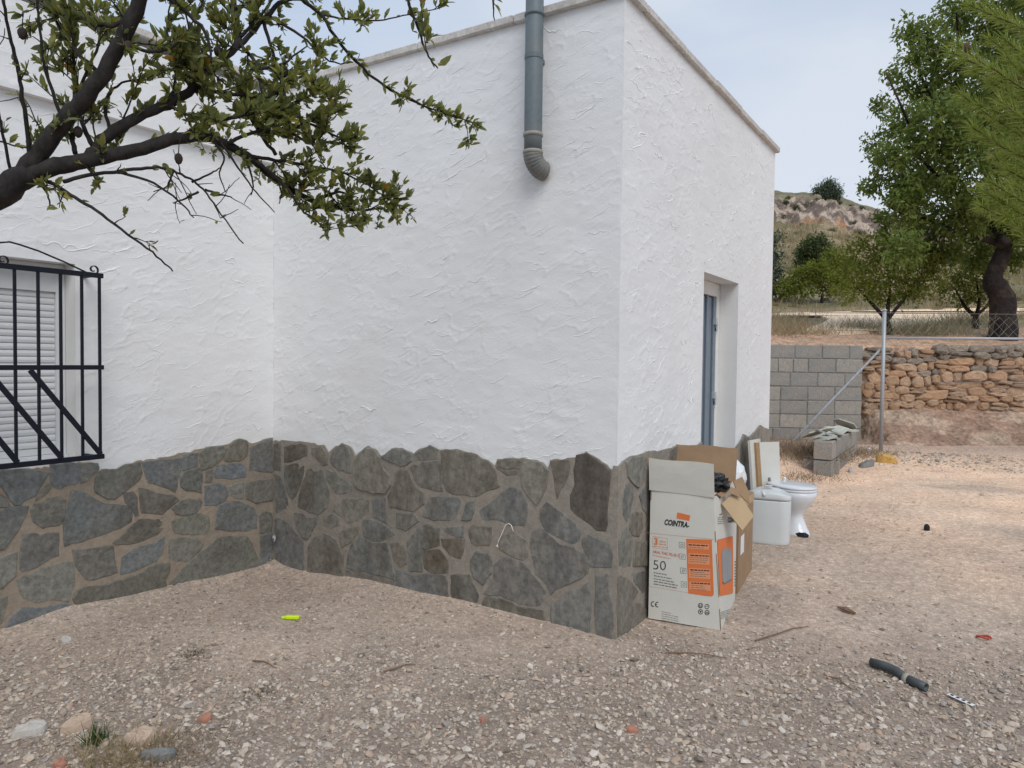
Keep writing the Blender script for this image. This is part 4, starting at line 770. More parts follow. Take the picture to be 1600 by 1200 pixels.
for nm, zs in (('seat', ((.388, .99), (.392, 1.015), (.402, 1.02), (.408, 1.0))), ('lid', ((.412, 1.0), (.415, 1.02), (.424, 1.02), (.432, .985), (.437, .8), (.439, .4), (.44, .05)))):
    mb = MB(); mb.loft([[tb+R@np.array([x*s+.02, y*s, z]) for x, y in oval(.235, .21, .36)] for z, s in zs], True, True); part(nm, mb, M['ceram'], toi, True)
for s in (-1, 1):
    mb = MB(); mb.lathe(tb+R@np.array([-.175, s*.08, .41]), [(.014, 0), (.014, .045), (.010, .05)], 10); part('hinge', mb, M['grey_slab'] if s < 0 else M['ceram'], toi, True)
toi.scale = (.86, .86, .83); cist.scale = (1, 1, .94)
kb = onp(1251, 842, 2, .09); mb = MB(); rings = []
for z, s in ((-.008, .8), (.01, 1.0), (.035, .95), (.05, .6)): rings.append([kb+np.array([math.cos(2*PI*k/14)*.055*s*random.uniform(.85, 1.1), math.sin(2*PI*k/14)*.035*s*random.uniform(.85, 1.1), z+random.uniform(-.004, .004)]) for k in range(14)])
mb.loft(rings, True, True); solo('rubber_seal', mb, M['rubber'], 'crumpled black rubber lump at the foot of the toilet', 'rubber seal', kb, None, True)
# leaning boards
def board(name, label, c, w, h, t, rz, lean, mats, edge=True):
    R = rotz(rz)@rotx(0)@roty(lean); c = np.array(c); mb = MB()
    b = np.array([0, 0, h/2]); mb.box(c+R@b, (t, w, h), R, 0); o = solo(name, mb, mats, label, 'board', c); return o
g2 = lambda x, y: float(gz(x, y))
board('cabinet_panel', 'white laminate panel leaning on the wall, nearest the door', (.14, 2.31, g2(.14, 2.31)), .20, .66, .018, math.radians(-8), -.09, M['lam'])
board('chipboard_strip', 'bare brown chipboard strip between the two white panels', (.17, 2.34, g2(.17, 2.34)), .15, .64, .03, math.radians(-20), -.09, M['chip'])
board('cabinet_panel', 'white laminate panel outermost, beside the brown strip', (.20, 2.36, g2(.2, 2.36)), .21, .64, .018, math.radians(-38), -.08, M['lam'])
board('slate_sheet', 'dark grey sheet leaning behind the white panels', (.055, 2.34, g2(.055, 2.34)), .24, .6, .012, 0, -.1, M['grey_slab'])
# printed box
bz = -.022; q0 = onp(1013, 966, 2, bz); q1 = onp(1127, 985, 2, bz); bxu = (q1-q0)/np.linalg.norm(q1-q0); BWd = float(np.linalg.norm(q1-q0)); byu = np.array([-bxu[1], bxu[0], 0]); BD, BH = .44, .685; bt = .006
box = root('printed_box', 'open white carton printed orange and black against the plinth', 'box', q0)
def onpl(x, y, c, n):
    r = ray(x, y); return CAM+r*(((c-CAM)@n)/(r@n))
FH = .690
wtop = float((onpl(1115, 772, q0, -byu)-q0)@bxu); KK = 1-wtop/BWd     # the carton has sagged: its front is narrower at the top
def bp(x, y, z): return q0+bxu*x*(1-KK*min(max(z/FH, 0), 1)*max(0, 1-y/BD))+byu*y+Z3*z
Rb = np.stack([bxu, byu, Z3], 1)
mb = MB()
def sheet(mb, corners, nrm, t=bt, m=0):
    P = [np.array(c) for c in corners]; n = np.cross(P[1]-P[0], P[2]-P[0]); n /= np.linalg.norm(n)
    if n@np.array(nrm) < 0: P.reverse(); n = -n
    b = [p-n*t for p in P]; k = len(P)
    mb.add(P, [tuple(range(k))], m); mb.add(b, [tuple(range(k-1, -1, -1))], 1)
    mb.add(P+b, [(i, i+k, (i+1) % k+k, (i+1) % k) for i in range(k)], 1)
def grid_sheet(mb, f, ns, nt, t, nrm_hint, bul=0.003, seed=0):
    r = random.Random(seed); Pg = [[None]*(ns+1) for _ in range(nt+1)]
    for j in range(nt+1):
        for i in range(ns+1):
            s, tt = i/ns, j/nt; Pg[j][i] = np.array(f(s, tt))
    n = np.cross(Pg[0][-1]-Pg[0][0], Pg[-1][0]-Pg[0][0]); n /= np.linalg.norm(n); n = n if n@np.array(nrm_hint) > 0 else -n; sg = 1 if np.cross(Pg[0][-1]-Pg[0][0], Pg[-1][0]-Pg[0][0])@n > 0 else -1
    F_ = []; Bk = []
    for j in range(nt+1):
        for i in range(ns+1):
            d = bul*math.sin(PI*i/ns)*math.sin(PI*j/nt)+(r.uniform(-.0008, .0008) if 0 < i < ns and 0 < j < nt else 0); F_.append(Pg[j][i]+n*d); Bk.append(Pg[j][i]+n*(d-t))
    w = ns+1; fs = [(j*w+i, j*w+i+1, (j+1)*w+i+1, (j+1)*w+i) for j in range(nt) for i in range(ns)]
    if sg < 0: fs = [f_[::-1] for f_ in fs]
    mb.add(F_, fs, 0); mb.add(Bk, [f_[::-1] for f_ in fs], 1)
    edge = [i for i in range(w)]+[j*w+ns for j in range(1, nt+1)]+[nt*w+i for i in range(ns-1, -1, -1)]+[j*w for j in range(nt-1, 0, -1)]
    k = len(edge); vs = [F_[e] for e in edge]+[Bk[e] for e in edge]; ef = [(i, (i+1) % k, (i+1) % k+k, i+k) for i in range(k)]
    mb.add(vs, [f_[::-1] for f_ in ef] if sg > 0 else ef, 1)
tear = [(0, .69), (.1, .685), (.22, .66), (.3, .665), (.42, .69), (.55, .715), (.66, .70), (.78, .72), (.9, .71), (1, .69)]
grid_sheet(mb, lambda s, t: bp(s*BWd, 0, t*(FH-.010*s)), 10, 12, bt, -byu, 0.0)
grid_sheet(mb, lambda s, t: bp(BWd, s*BD, t*np.interp(s, *zip(*tear))), 9, 12, bt, bxu, 0.0)
grid_sheet(mb, lambda s, t: bp(s*BWd, BD, t*FH), 4, 6, bt, byu, 0)
grid_sheet(mb, lambda s, t: bp(0, s*BD, t*FH), 4, 6, bt, -bxu, 0)
mb.box(bp(BWd/2, BD/2, .012), (BWd-.014, BD-.014, .02), Rb, 1)
part('carton', mb, [M['card'], M['kraft']], box)
mb = MB(); a = .0
fl = [(-.008, FH+.002), (-.014, FH+.172), (.0, FH+.168)]
grid_sheet(mb, lambda s, t: bp(-.006+s*(BWd*1.02+.006), -.008-.022*t+.006*math.sin(3*s), FH+.002-.011*s+t*(.175-.004*math.sin(s*6))), 8, 5, bt, -byu, .002, 4); part('flap', mb, [M['card'], M['kraft']], box, False)
mb = MB(); grid_sheet(mb, lambda s, t: bp(.0+s*(BWd-.012), BD+.005+.05*t, FH+t*(.20-.004*math.sin(s*9))), 8, 4, bt, byu, .002, 5); part('flap', mb, [M['card'], M['kraft']], box)
mb = MB(); grid_sheet(mb, lambda s, t: bp(-.004-.03*t, .03+s*(BD-.05), FH+t*.165), 5, 3, bt, -bxu, .002, 6); part('flap', mb, [M['card'], M['kraft']], box)
hp = [(1128, 787), (1151, 765), (1178, 806), (1160, 829)]; mb = MB()
nh = bxu*.75-byu*.6+Z3*.3; nh /= np.linalg.norm(nh); hc = bp(BWd+.045, .12, .58)
mb.poly([onpl(x, y, hc, nh) for x, y in hp], nh, .006); part('torn_flap', mb, M['kraft2'], box)
mb = MB(); mb.poly([onpl(x, y, bp(BWd+.02, .12, .66), nh) for x, y in ((1146, 752), (1160, 745), (1170, 768), (1172, 788), (1163, 780), (1152, 768))], nh, .005); mb.poly([onpl(x, y, bp(BWd, .06, .66), nh) for x, y in ((1120, 772), (1140, 760), (1152, 764), (1158, 778), (1140, 770), (1128, 777))], nh, .005); part('torn_edge', mb, M['kraft'], box)
# print on the two visible faces
def onF(x, y, o=.0012):
    n = -byu; return onpl(x, y, q0+n*o, n)
def onR(x, y, o=.0012):
    st_ = np.array([.3, .5])
    def pj(a):
        d = bp(BWd, a[0]*BD, a[1]*FH)-CAM; return np.array([800+F*(RT@d)/(FW@d), 600-F*(UP@d)/(FW@d)])
    for _ in range(8):
        f0 = pj(st_); J = np.stack([(pj(st_+[1e-4, 0])-f0)/1e-4, (pj(st_+[0, 1e-4])-f0)/1e-4], 1); st_ = st_+np.linalg.solve(J, np.array([x, y])-f0)
    P = bp(BWd, st_[0]*BD, st_[1]*FH); a = bp(BWd, (st_[0]+.01)*BD, st_[1]*FH)-P; b = bp(BWd, st_[0]*BD, (st_[1]+.01)*FH)-P; nn = np.cross(a, b); nn /= np.linalg.norm(nn); nn = nn if nn@bxu > 0 else -nn
    return P+nn*(o+.0015)
z2 = lambda p: (1005+p[0]/5.714, 780+p[1]/5.714)
class Pr:
    def __init__(s, face): s.mb = MB(); s.f = face; s.n = -byu if face is onF else bxu
    def poly(s, pts, o=.0012):
        P = [s.f(*z2(p), o) for p in pts]; a = sum(np.cross(P[i]-P[0], P[(i+1) % len(P)]-P[0]) for i in range(len(P)))@s.n
        if a < 0: P.reverse()
        s.mb.add(P, [tuple(range(len(P)))])
    def strip(s, rows, o=.0012, nx=5, ny=3):   # follows the bowed board: rows of (left point, right point)
        R_ = []
        for i in range(len(rows)-1):
            for k in range(ny):
                t = k/ny; R_.append([np.array(rows[i][q])*(1-t)+np.array(rows[i+1][q])*t for q in (0, 1)])
        R_.append([np.array(rows[-1][q], float) for q in (0, 1)])
        for i in range(len(R_)-1):
            for k in range(nx):
                f = lambda r, t: r[0]+(r[1]-r[0])*t; s.poly([f(R_[i], k/nx), f(R_[i], (k+1)/nx), f(R_[i+1], (k+1)/nx), f(R_[i+1], k/nx)], o)
    def line(s, a, b, w, o=.0012):
        a, b = np.array(a, float), np.array(b, float); n = np.array([-(b-a)[1], (b-a)[0]]); n = n/np.linalg.norm(n)*w/2; s.poly([a+n, b+n, b-n, a-n], o)
    def words(s, a, b, w, o=.0012, dens=.8):
        a, b = np.array(a, float), np.array(b, float); ln = np.linalg.norm(b-a); t = 0
        while t < ln:
            k = min(random.uniform(14, 42), ln-t)
            if k > 5: s.line(a+(b-a)*t/ln, a+(b-a)*(t+k)/ln, w, o)
            t += k+6
    def outline(s, pts, w, o=.0012):
        for i in range(len(pts)): s.line(pts[i], pts[(i+1) % len(pts)], w, o)
    def arc(s, c, r, a0, a1, w, sx=1, o=.0012, n=14):
        for k in range(n):
            t0, t1 = a0+(a1-a0)*k/n, a0+(a1-a0)*(k+1)/n
            p = lambda rr, t: (c[0]+rr*sx*math.cos(t), c[1]+rr*math.sin(t)); s.poly([p(r, t0), p(r, t1), p(r-w, t1), p(r-w, t0)], o)
    def done(s, name, m): return part(name, s.mb, m, box)
def text(txt, face, p0, p1, hpx, m, shear=0, bold=0, o=.0016, name='lettering'):
    cu = bpy.data.curves.new('t', 'FONT'); cu.body = txt; cu.shear = shear; cu.offset = bold; cu.resolution_u = 3; ob = bpy.data.objects.new('t', cu); COL.objects.link(ob)
    dg = bpy.context.evaluated_depsgraph_get(); me = bpy.data.meshes.new_from_object(ob.evaluated_get(dg)); bpy.data.objects.remove(ob)
    v = np.empty(len(me.vertices)*3); me.vertices.foreach_get('co', v); v = v.reshape(-1, 3)
    sx = (v[:, 0]-v[:, 0].min())/(np.ptp(v[:, 0])+1e-9); sy = (v[:, 1])/max(.01, v[:, 1].max())
    P0, P1 = face(*z2(p0), o), face(*z2(p1), o); e = P1-P0; hh = np.linalg.norm(face(*z2((p0[0], p0[1]-hpx)), o)-P0); up = np.array(Z3)
    W3 = P0+sx[:, None]*e+sy[:, None]*up*hh; me.vertices.foreach_set('co', W3.astype(np.float32).ravel()); me.materials.clear(); me.materials.append(m); me.update()
    o_ = part(name, me, None, box); return o_
text('COINTRA', onF, (190, 226), (395, 254), 50, M['ink'], .28, .042)
k = Pr(onF); k.line((385, 240), (412, 243), 9); k.done('lettering_dash', M['ink'])
k = Pr(onF); k.poly([(305, 117), (420, 145), (412, 195), (298, 170)]); k.done('logo_patch', M['orange'])
for a_, b_ in (((35, 300), (630, 358)), ((45, 776), (400, 835))):
    k = Pr(onF); k.line(a_, b_, 2.2); k.done('thin_rule', M['inkt'])
k = Pr(onF); k.outline([(86, 332), (216, 352), (217, 450), (86, 432)], 2.5); k.done('guarantee_frame', M['inkt'])
k = Pr(onF); k.poly([(383, 353), (612, 362), (630, 845), (622, 862), (605, 868), (402, 841)]); k.done('orange_panel', M['orange'])
k = Pr(onF)
for y0_, y1_, x0_ in ((392, 440, 398), (482, 575, 403), (613, 702, 408), (735, 808, 412)): k.poly([(x0_, y0_), (x0_+190, y0_+10), (x0_+190, y1_+12), (x0_, y1_)], .0018)
k.done('panel_patches', M['orange2'])
k = Pr(onF)
for y0_, nl, x0_ in ((407, 1, 405), (500, 3, 420), (630, 3, 420), (748, 3, 430)):
    k.words((x0_, y0_), (x0_+170, y0_+9), 11, .0022)
k.done('panel_headings', M['ink'])
k = Pr(onF)
for y0_, nl, x0_ in ((428, 1, 405), (520, 3, 412), (648, 3, 420), (768, 3, 425)):
    for j in range(nl): k.words((x0_, y0_+j*18), (x0_+random.uniform(120, 170), y0_+j*18+8), 5, .0022)
k.done('panel_small_print', M['ink2'])
text('3', onF, (97, 402), (130, 407), 60, M['orange'], 0, .03); text('AÑOS', onF, (140, 385), (203, 393), 24, M['inkt'], 0, .01)
k = Pr(onF); k.words((140, 400), (205, 408), 9); k.words((92, 418), (212, 432), 6); k.done('guarantee_print', M['inkt'])
text('ARAL TNC PLUS S', onF, (85, 478), (318, 516), 24, M['red'], 0, .012)
k = Pr(onF); k.words((85, 500), (245, 530), 6); k.done('small_print', M['inkt'])
text('50', onF, (90, 625), (202, 636), 82, M['ink'], 0, -.012)
k = Pr(onF)
for y0_, ln in ((655, 115), (682, 160), (709, 178), (732, 212), (756, 207)): k.words((95, y0_), (95+ln, y0_+ln*.18), 8)
k.done('feature_lines', M['ink2'])
k = Pr(onF)
for x0_, y0_ in ((320, 384), (325, 486), (332, 612), (338, 735)):
    k.outline([(x0_, y0_), (x0_+50, y0_+6), (x0_+52, y0_+52), (x0_+2, y0_+48)], 3); k.arc((x0_+26, y0_+27), 13, 0, 6.3, 4, 1, n=10)
k.done('icon_squares', M['ink2'])
k = Pr(onF); k.arc((90, 936), 25, 1.2, 5.1, 8, .9); k.arc((128, 941), 25, 1.2, 5.1, 8, .9); k.line((106, 941), (124, 942), 7); k.done('ce_mark', M['ink'])
k = Pr(onF)
for i, (x0_, y0_) in enumerate(((512, 950), (569, 958), (512, 1005), (570, 1012))):
    k.arc((x0_, y0_), 23, 0, 6.29, 6, .95, n=20)
    if i == 0: k.line((504, 940), (504, 962), 5); k.line((504, 960), (520, 962), 5); k.line((519, 940), (519, 962), 5)
    if i == 1: k.arc((x0_, y0_+4), 12, 3.3, 6.1, 5)
    if i == 2: k.poly([(500, 995), (524, 998), (512, 1018)])
    if i == 3: k.line((556, 1016), (584, 1019), 5); k.arc((x0_, y0_+6), 13, 3.2, 6.2, 4)
k.done('handling_symbols', M['ink'])
k = Pr(onF)
for j, ln in enumerate((80, 150, 145, 150, 120)): k.words((165, 1003+j*19), (165+ln, 1003+j*19+ln*.2), 4)
k.done('small_print', M['ink2'])
k = Pr(onR); k.strip([((658, 362), (796, 328)), ((664, 500), (799, 480)), ((671, 660), (800, 650)), ((680, 856), (798, 834)), ((690, 863), (792, 840))]); k.done('orange_panel', M['orange'])
k = Pr(onR); k.strip([((722, 437), (752, 435)), ((703, 452), (772, 450)), ((696, 478), (782, 470)), ((698, 600), (783, 590)), ((702, 732), (782, 705)), ((718, 749), (760, 738))], .0026); k.done('heater_picture', M['pict'])
k = Pr(onR); k.strip([((702, 734), (718, 750)), ((702, 744), (716, 760))], .0032, 2, 1); k.strip([((718, 750), (784, 710)), ((716, 760), (784, 721))], .0032, 4, 1); k.done('heater_shadow_print', M['ink2'])
text('COINTRA', onR, (752, 206), (838, 205), 48, M['ink'], .2, .04)
k = Pr(onR); k.arc((686, 128), 15, -.4, 2.6, 8, .9); 
for j in range(4): k.words((662, 165+j*18), (715, 160+j*18), 5)
for j in range(9): k.line((812, 560+j*26), (826, 556+j*26), 9)
for j in range(5): k.words((690, 1010+j*14), (830, 965+j*14), 4)
k.done('side_print', M['ink2'])
# things in and behind the box
def blob(name, c, rx, ry, rz, m, label, cat, seed, am=.25, n=18):
    r = np.random.default_rng(seed); mb = MB(); rings = []
    for i in range(1, n//2+4):
        th = PI*i/(n//2+4); rings.append([np.array(c)+np.array([rx*math.sin(th)*math.cos(2*PI*j/n), ry*math.sin(th)*math.sin(2*PI*j/n), -rz*math.cos(th)])*(1+am*(r.random()-.5)) for j in range(n)])
    mb.loft(rings, True, True); return solo(name, mb, m, label, cat, c, None, False)
blob('black_bag', bp(.33, .14, .735), .085, .08, .05, M['bagk'], 'crumpled black plastic bag on top of the printed box', 'bag', 3, .5)
mb = MB(); grid_sheet(mb, lambda s, t: bp(.20+s*.17, .02+t*.20, .700+.015*math.sin(s*5)+.02*t), 5, 4, .003, Z3, .004, 9); solo('white_paper', mb, M['white'], 'white paper sheet lying in the open printed box', 'paper', bp(.25, .1, .67))
bz2 = .02; bc = np.array([.185, 1.10, bz2]); Rk = rotz(math.radians(4)); bb = root('brown_box', 'plain brown carton behind the printed box', 'box', bc)
mb = MB(); mb.box(bc+np.array([0, 0, .265]), (.33, .42, .53), Rk, 0, .003); part('carton', mb, M['kraft'], bb)
mb = MB(); mb.box(bc+Rk@np.array([.1665, -.12, .27]), (.001, .1, .11), Rk); part('sticker', mb, M['white'], bb)
mb = MB(); mb.box(bc+Rk@np.array([.1665, .02, .5]), (.001, .4, .05), Rk); part('tape', mb, M['kraft2'], bb)
blob('white_bag', (.19, 1.20, .65), .125, .14, .125, M['bagw'], 'full white plastic sack on the brown carton', 'bag', 12, .10, 22)

# ------------------------------------------------------------------ small things on the ground
gp = lambda x, y, z=0.0: onp(x, y, 2, z)
def gpt(x, y):
    z = 0
    for _ in range(6): p = onp(x, y, 2, z); z = float(gz(p[0], p[1]))
    p[2] = z; return p
a, b = gpt(1360, 1042), gpt(1447, 1082); hose = root('grey_hose', 'short length of grey hose with a pale coupling on the gravel', 'hose', (a+b)/2)
up = np.array([0, 0, .022]); m_ = (a+b)/2+up+np.array([.02, .02, .006]); c3 = a+(b-a)*.66+up
mb = MB(); mb.tube([a+up, a+(b-a)*.2+up+np.array([.012, .014, .004]), a+(b-a)*.42+up+np.array([.010, .012, .006]), c3], .0195, 14, True); part('tube', mb, M['hose'], hose, True)
mb = MB(); mb.tube([a+(b-a)*.63+up, a+(b-a)*.70+up], .0245, 14, True); part('coupling', mb, M['hosering'], hose, True)
e = b+up; t = (b-a)/np.linalg.norm(b-a); mb = MB(); rr = .018
def hollow(mb, p, q, ro, ri):
    t = (q-p)/np.linalg.norm(q-p); n1 = np.cross(t, Z3); n1 /= np.linalg.norm(n1); n2 = np.cross(n1, t); cr_ = lambda c, r: [c+(n1*math.cos(2*PI*k/14)+n2*math.sin(2*PI*k/14))*r for k in range(14)]
    mb.loft([cr_(p, ro), cr_(q, ro), cr_(q, ri), cr_(p+(q-p)*.4, ri)], True, True)
hollow(mb, a+(b-a)*.69+up, e, .019, .0135); part('pipe_end', mb, M['hose'], hose, True)
p = gpt(455, 968); mb = MB(); mb.box(p+np.array([.01, 0, .014]), (.075, .022, .02), rotz(.55), 0, .004); mb.box(p+rotz(.55)@np.array([-.045, 0, .0])+np.array([.01, 0, .012]), (.03, .012, .012), rotz(.55), 0, .003); solo('neon_marker', mb, M['neon'], 'bright yellow-green plastic stub lying on the gravel', 'marker', p)
p = gpt(1537, 999); mb = MB(); pts = [p+np.array([.03*math.cos(k*.55), .018*math.sin(k*.55), .012+.004*math.sin(k)]) for k in range(11)]; mb.tube(pts, .005, 7); solo('red_ring', mb, M['redp'], 'small red plastic loop on the gravel at right', 'plastic scrap', p, None, True)
a, b = gpt(1309, 952), gpt(1336, 962); mb = MB(); mb.tube([a+.012*Z3, (a+b)/2+.018*Z3, b+.012*Z3], [.006, .013, .007], 7, True, 0, .3); solo('wood_splinter', mb, M['wood'], 'brown wood splinter on bare dirt beyond the hose', 'stick', (a+b)/2)
a, b = gpt(1487, 1091), gpt(1515, 1104); mb = MB(); t = (b-a)/np.linalg.norm(b-a); n1 = np.cross(Z3, t); Rm = np.stack([t, n1, Z3], 1); strip = root('perforated_strip', 'white perforated strip lying beside the grey hose', 'strip', (a+b)/2)
mb.box((a+b)/2+.012*Z3, (.11, .022, .003), Rm, 0, .001); part('strip', mb, M['white'], strip); mb = MB()
for k in (-.038, -.013, .012, .037): mb.box((a+b)/2+t*k+.0145*Z3, (.012, .011, .001), Rm)
part('holes', mb, M['dark'], strip)
def rock(name, px, py, w, h, m, label, seed, cat='stone', sink=.25):
    p = gpt(px, py); r = np.random.default_rng(seed); mb = MB(); n = 14; rings = []
    jit = r.uniform(.72, 1.12, n); jit = (jit+np.roll(jit, 1))/2; ax_ = r.uniform(0, 6.28); tx, ty = r.normal(0, .18, 2)
    for z, s in ((-.6, .95), (.05, 1.0), (.42, .93), (.62, .74), (.70, .42), (.72, .1)):
        rg_ = []
        for k in range(n):
            x_, y_ = math.cos(2*PI*k/n)*w/2*s*jit[k], math.sin(2*PI*k/n)*w*.40*s*jit[k]; c_, s_ = math.cos(ax_), math.sin(ax_); x2, y2 = x_*c_*.3+x_*.7, y_
            rg_.append(p+np.array([x2+y2*.15, y2, z*h+tx*x2+ty*y2+r.uniform(-.09, .09)*h]))
        rings.append(rg_)
    mb.loft(rings, True, True); return solo(name, mb, m, label, cat, p, None, False)
rock('rock', 46, 1145, .16, .05, M['pale_rock'], 'flat pale grey rock, leftmost at the lower left', 1); rock('rock', 122, 1140, .15, .07, M['pink_rock'], 'sandy pink rock, middle one at the lower left', 2)
rock('rock', 218, 1160, .15, .06, M['pink_rock'], 'pale pink rock, rightmost at the lower left', 3); rock('rock', 247, 1182, .13, .04, M['grey_slab'], 'grey rock half buried behind dry grass', 4)
for i, (x, y, w, lb) in enumerate(((988, 1143, .05, 'red brick chip in the gravel at the bottom centre'), (320, 1125, .06, 'red brick chip near the dry grass tuft'), (95, 1197, .06, 'red brick chip at the bottom left edge'), (755, 1128, .035, 'small pink brick chip among bottom gravel'))): rock('brick_chip', x, y, w, .03, M['brick'], lb, 20+i, 'brick chip')
for i, (x, y, w, h, m, lb) in enumerate(((1385, 722, .26, .12, 'foam', 'lump of yellow foam near the fence post'), (1352, 728, .36, .07, 'grey_slab', 'grey slab fragment beside the yellow foam'), (1330, 738, .14, .07, 'pale_rock', 'white stone beside the low block wall'), (1358, 704, .14, .05, 'white', 'white scrap left of the fence post'), (1448, 828, .07, .06, 'rubber', 'small dark stone standing on the sandy dirt'), (103, 1002, .06, .03, 'pale_rock', 'pale pebble below the left plinth'))): rock('rubble', x, y, w, h, M[m], lb, 40+i, 'rubble')
pts = [onB(x, y, .034) for x, y in ((777, 851), (779, 845), (785, 832), (790, 820), (795, 818), (799, 821), (802, 830))]; mb = MB(); mb.tube(pts, .0022, 6); mb.tube([pts[0], pts[0]+np.array([.006, -.003, -.012]), pts[0]+np.array([-.004, -.003, -.006])], .0025, 6); solo('twine_loop', mb, M['twine'], 'white twine loop hanging on the plinth stones', 'twine', pts[3], None, True)
p = onA(428, 838, .03); mb = MB(); mb.tube([p, p+np.array([.02, -.015, .012]), p+np.array([.035, -.02, -.005]), p+np.array([.04, -.03, -.025])], .006, 8); mb.lathe(p+np.array([.02, -.015, -.002]), [(.012, -.01), (.014, .0), (.01, .012)], 8); solo('wall_tap', mb, M['galv'], 'small grey tap in the inner corner of the plinth', 'tap', p, None, True)
# twigs
for i, (a, b) in enumerate((((395, 1035), (432, 1046)), ((1295, 1060), (1330, 1078)), ((1040, 1022), (1135, 1030)), ((600, 1052), (650, 1040)), ((1180, 1003), (1265, 980)))):
    a, b = gpt(*a), gpt(*b); mb = MB(); mb.tube([a+.008*Z3, a+(b-a)*.35+np.array([.01, .01, .014]), a+(b-a)*.7+np.array([-.008, .006, .012]), b+.006*Z3], [.004, .0035, .003, .0015], 6)
    solo('twig', mb, M['wood'], ['dark curved twig on bare dirt left of centre', 'thin dark twig just left of the grey hose', 'fallen twig below the printed box', 'pale twig lying in gravel below the plinth', 'thin twig right of the printed box base'][i], 'twig', a)
# gravel: thousands of pebbles, joined
def gravel():
    N = 138000; x = rng.uniform(-2.6, 3.3, N); y = rng.uniform(-2.9, 7.4, N)*np.where(rng.random(N) < .0, 1, 1); y = np.where(rng.random(N) < .55, rng.uniform(-2.7, 1.2, N), y); u, v = wuv(x, y); a = u/np.maximum(v, .3)
    ok = (v > .9) & (np.abs(a) < 1.1); ok &= ~((x < .02) & (y > -.015)) & (x > -L+.015)
    ok &= ~((x > q0[0]-.01) & (x < q1[0]+.02) & (y > q0[1]-.02) & (y < q0[1]+BD+.1))
    pat = fbm(x*.9+4, y*.9+8, 4); near = sst(4.0, 2.7, v+1.9*fbm(x*1.3, y*1.3, 4)); dens = .085+.55*sst(.03, .11, pat)+.95*near; dens *= np.interp(v, [3, 4.5, 5.5, 7.5, 8.2, 10], [1, .5, .14, .10, .5, .6])*(1-.75*sst(1.2, 3.4, y+np.maximum(x-.3, 0)*.5)); dens += .5*sst(5.6, 6.4, y-.2*x)*sst(.5, .9, x)
    ok &= rng.random(N) < np.clip(dens, 0, 1); x, y, v = x[ok], y[ok], v[ok]; n = len(x)
    near = near[ok]; s = np.clip(rng.lognormal(math.log(.0032), .55, n), .0017, .0125)*(1+.5*near*rng.uniform(.3, 1.2, n))*np.interp(v, [2.5, 3.6, 5, 8, 10], [1.05, 1.0, 1.1, 2.0, 3.4])
    z = gz(x, y)
    B = ICO_V[None]*(1+rng.uniform(-.28, .28, (n, 12, 1))); B = B*np.stack([rng.uniform(.9, 1.6, n), rng.uniform(.7, 1.1, n), rng.uniform(.38, .75, n)], -1)[:, None, :]
    th = rng.random(n)*6.28; tl = rng.normal(0, .35, n); c, s_ = np.cos(tl)[:, None], np.sin(tl)[:, None]
    Bx, Bz = B[..., 0]*c-B[..., 2]*s_, B[..., 0]*s_+B[..., 2]*c; By = B[..., 1]; c, s_ = np.cos(th)[:, None], np.sin(th)[:, None]
    P = np.stack([Bx*c-By*s_, Bx*s_+By*c, Bz], -1)*s[:, None, None]; P += np.stack([x, y, z+s*.22], -1)[:, None, :]
    Fc = (ICO_F[None]+(np.arange(n)*12)[:, None, None]).reshape(-1, 3); return npmesh('gravel', P.reshape(-1, 3), Fc, M['gravel'], False)
struct('gravel', gravel(), 'loose pale gravel scattered over the yard', 'stuff')

# ------------------------------------------------------------------ plants
def leaves(pos, dirv, nrm, ln, wd, lite=False):
    n = len(pos); d = dirv/np.linalg.norm(dirv, axis=1, keepdims=True); nn = nrm-d*np.sum(nrm*d, 1, keepdims=True); nn /= np.linalg.norm(nn, axis=1, keepdims=True)+1e-9; b = np.cross(d, nn)
    l, w = ln[:, None], wd[:, None]
    if lite:
        V = np.stack([pos, pos+d*l*.45+b*w*.5+nn*w*.2, pos+d*l*.45-b*w*.5+nn*w*.2, pos+d*l], 1); T = np.array([(0, 1, 3), (0, 3, 2)]); return V.reshape(-1, 3), (T[None]+(np.arange(n)*4)[:, None, None]).reshape(-1, 3)
    V = np.stack([pos, pos+d*l*.38+b*w*.5+nn*w*.22, pos+d*l*.38-b*w*.5+nn*w*.22, pos+d*l*.42, pos+d*l*.75+b*w*.36-nn*l*.02+nn*w*.12, pos+d*l*.75-b*w*.36-nn*l*.02+nn*w*.12, pos+d*l-nn*l*.06], 1)
    T = np.array([(0, 1, 3), (0, 3, 2), (1, 4, 3), (3, 5, 2), (3, 4, 6), (3, 6, 5)]); return V.reshape(-1, 3), (T[None]+(np.arange(n)*7)[:, None, None]).reshape(-1, 3)
def unit(n): v = rng.normal(size=(n, 3)); return v/np.linalg.norm(v, axis=1, keepdims=True)
def spline(P, k):
    P = np.array(P, float); o = []
    for i in range(len(P)-1):
        p0, p1, p2, p3 = P[max(i-1, 0)], P[i], P[i+1], P[min(i+2, len(P)-1)]
        for j in range(k):
            t = j/k; o.append(.5*((2*p1)+(-p0+p2)*t+(2*p0-5*p1+4*p2-p3)*t*t+(-p0+3*p1-3*p2+p3)*t**3))
    return np.array(o+[P[-1]])
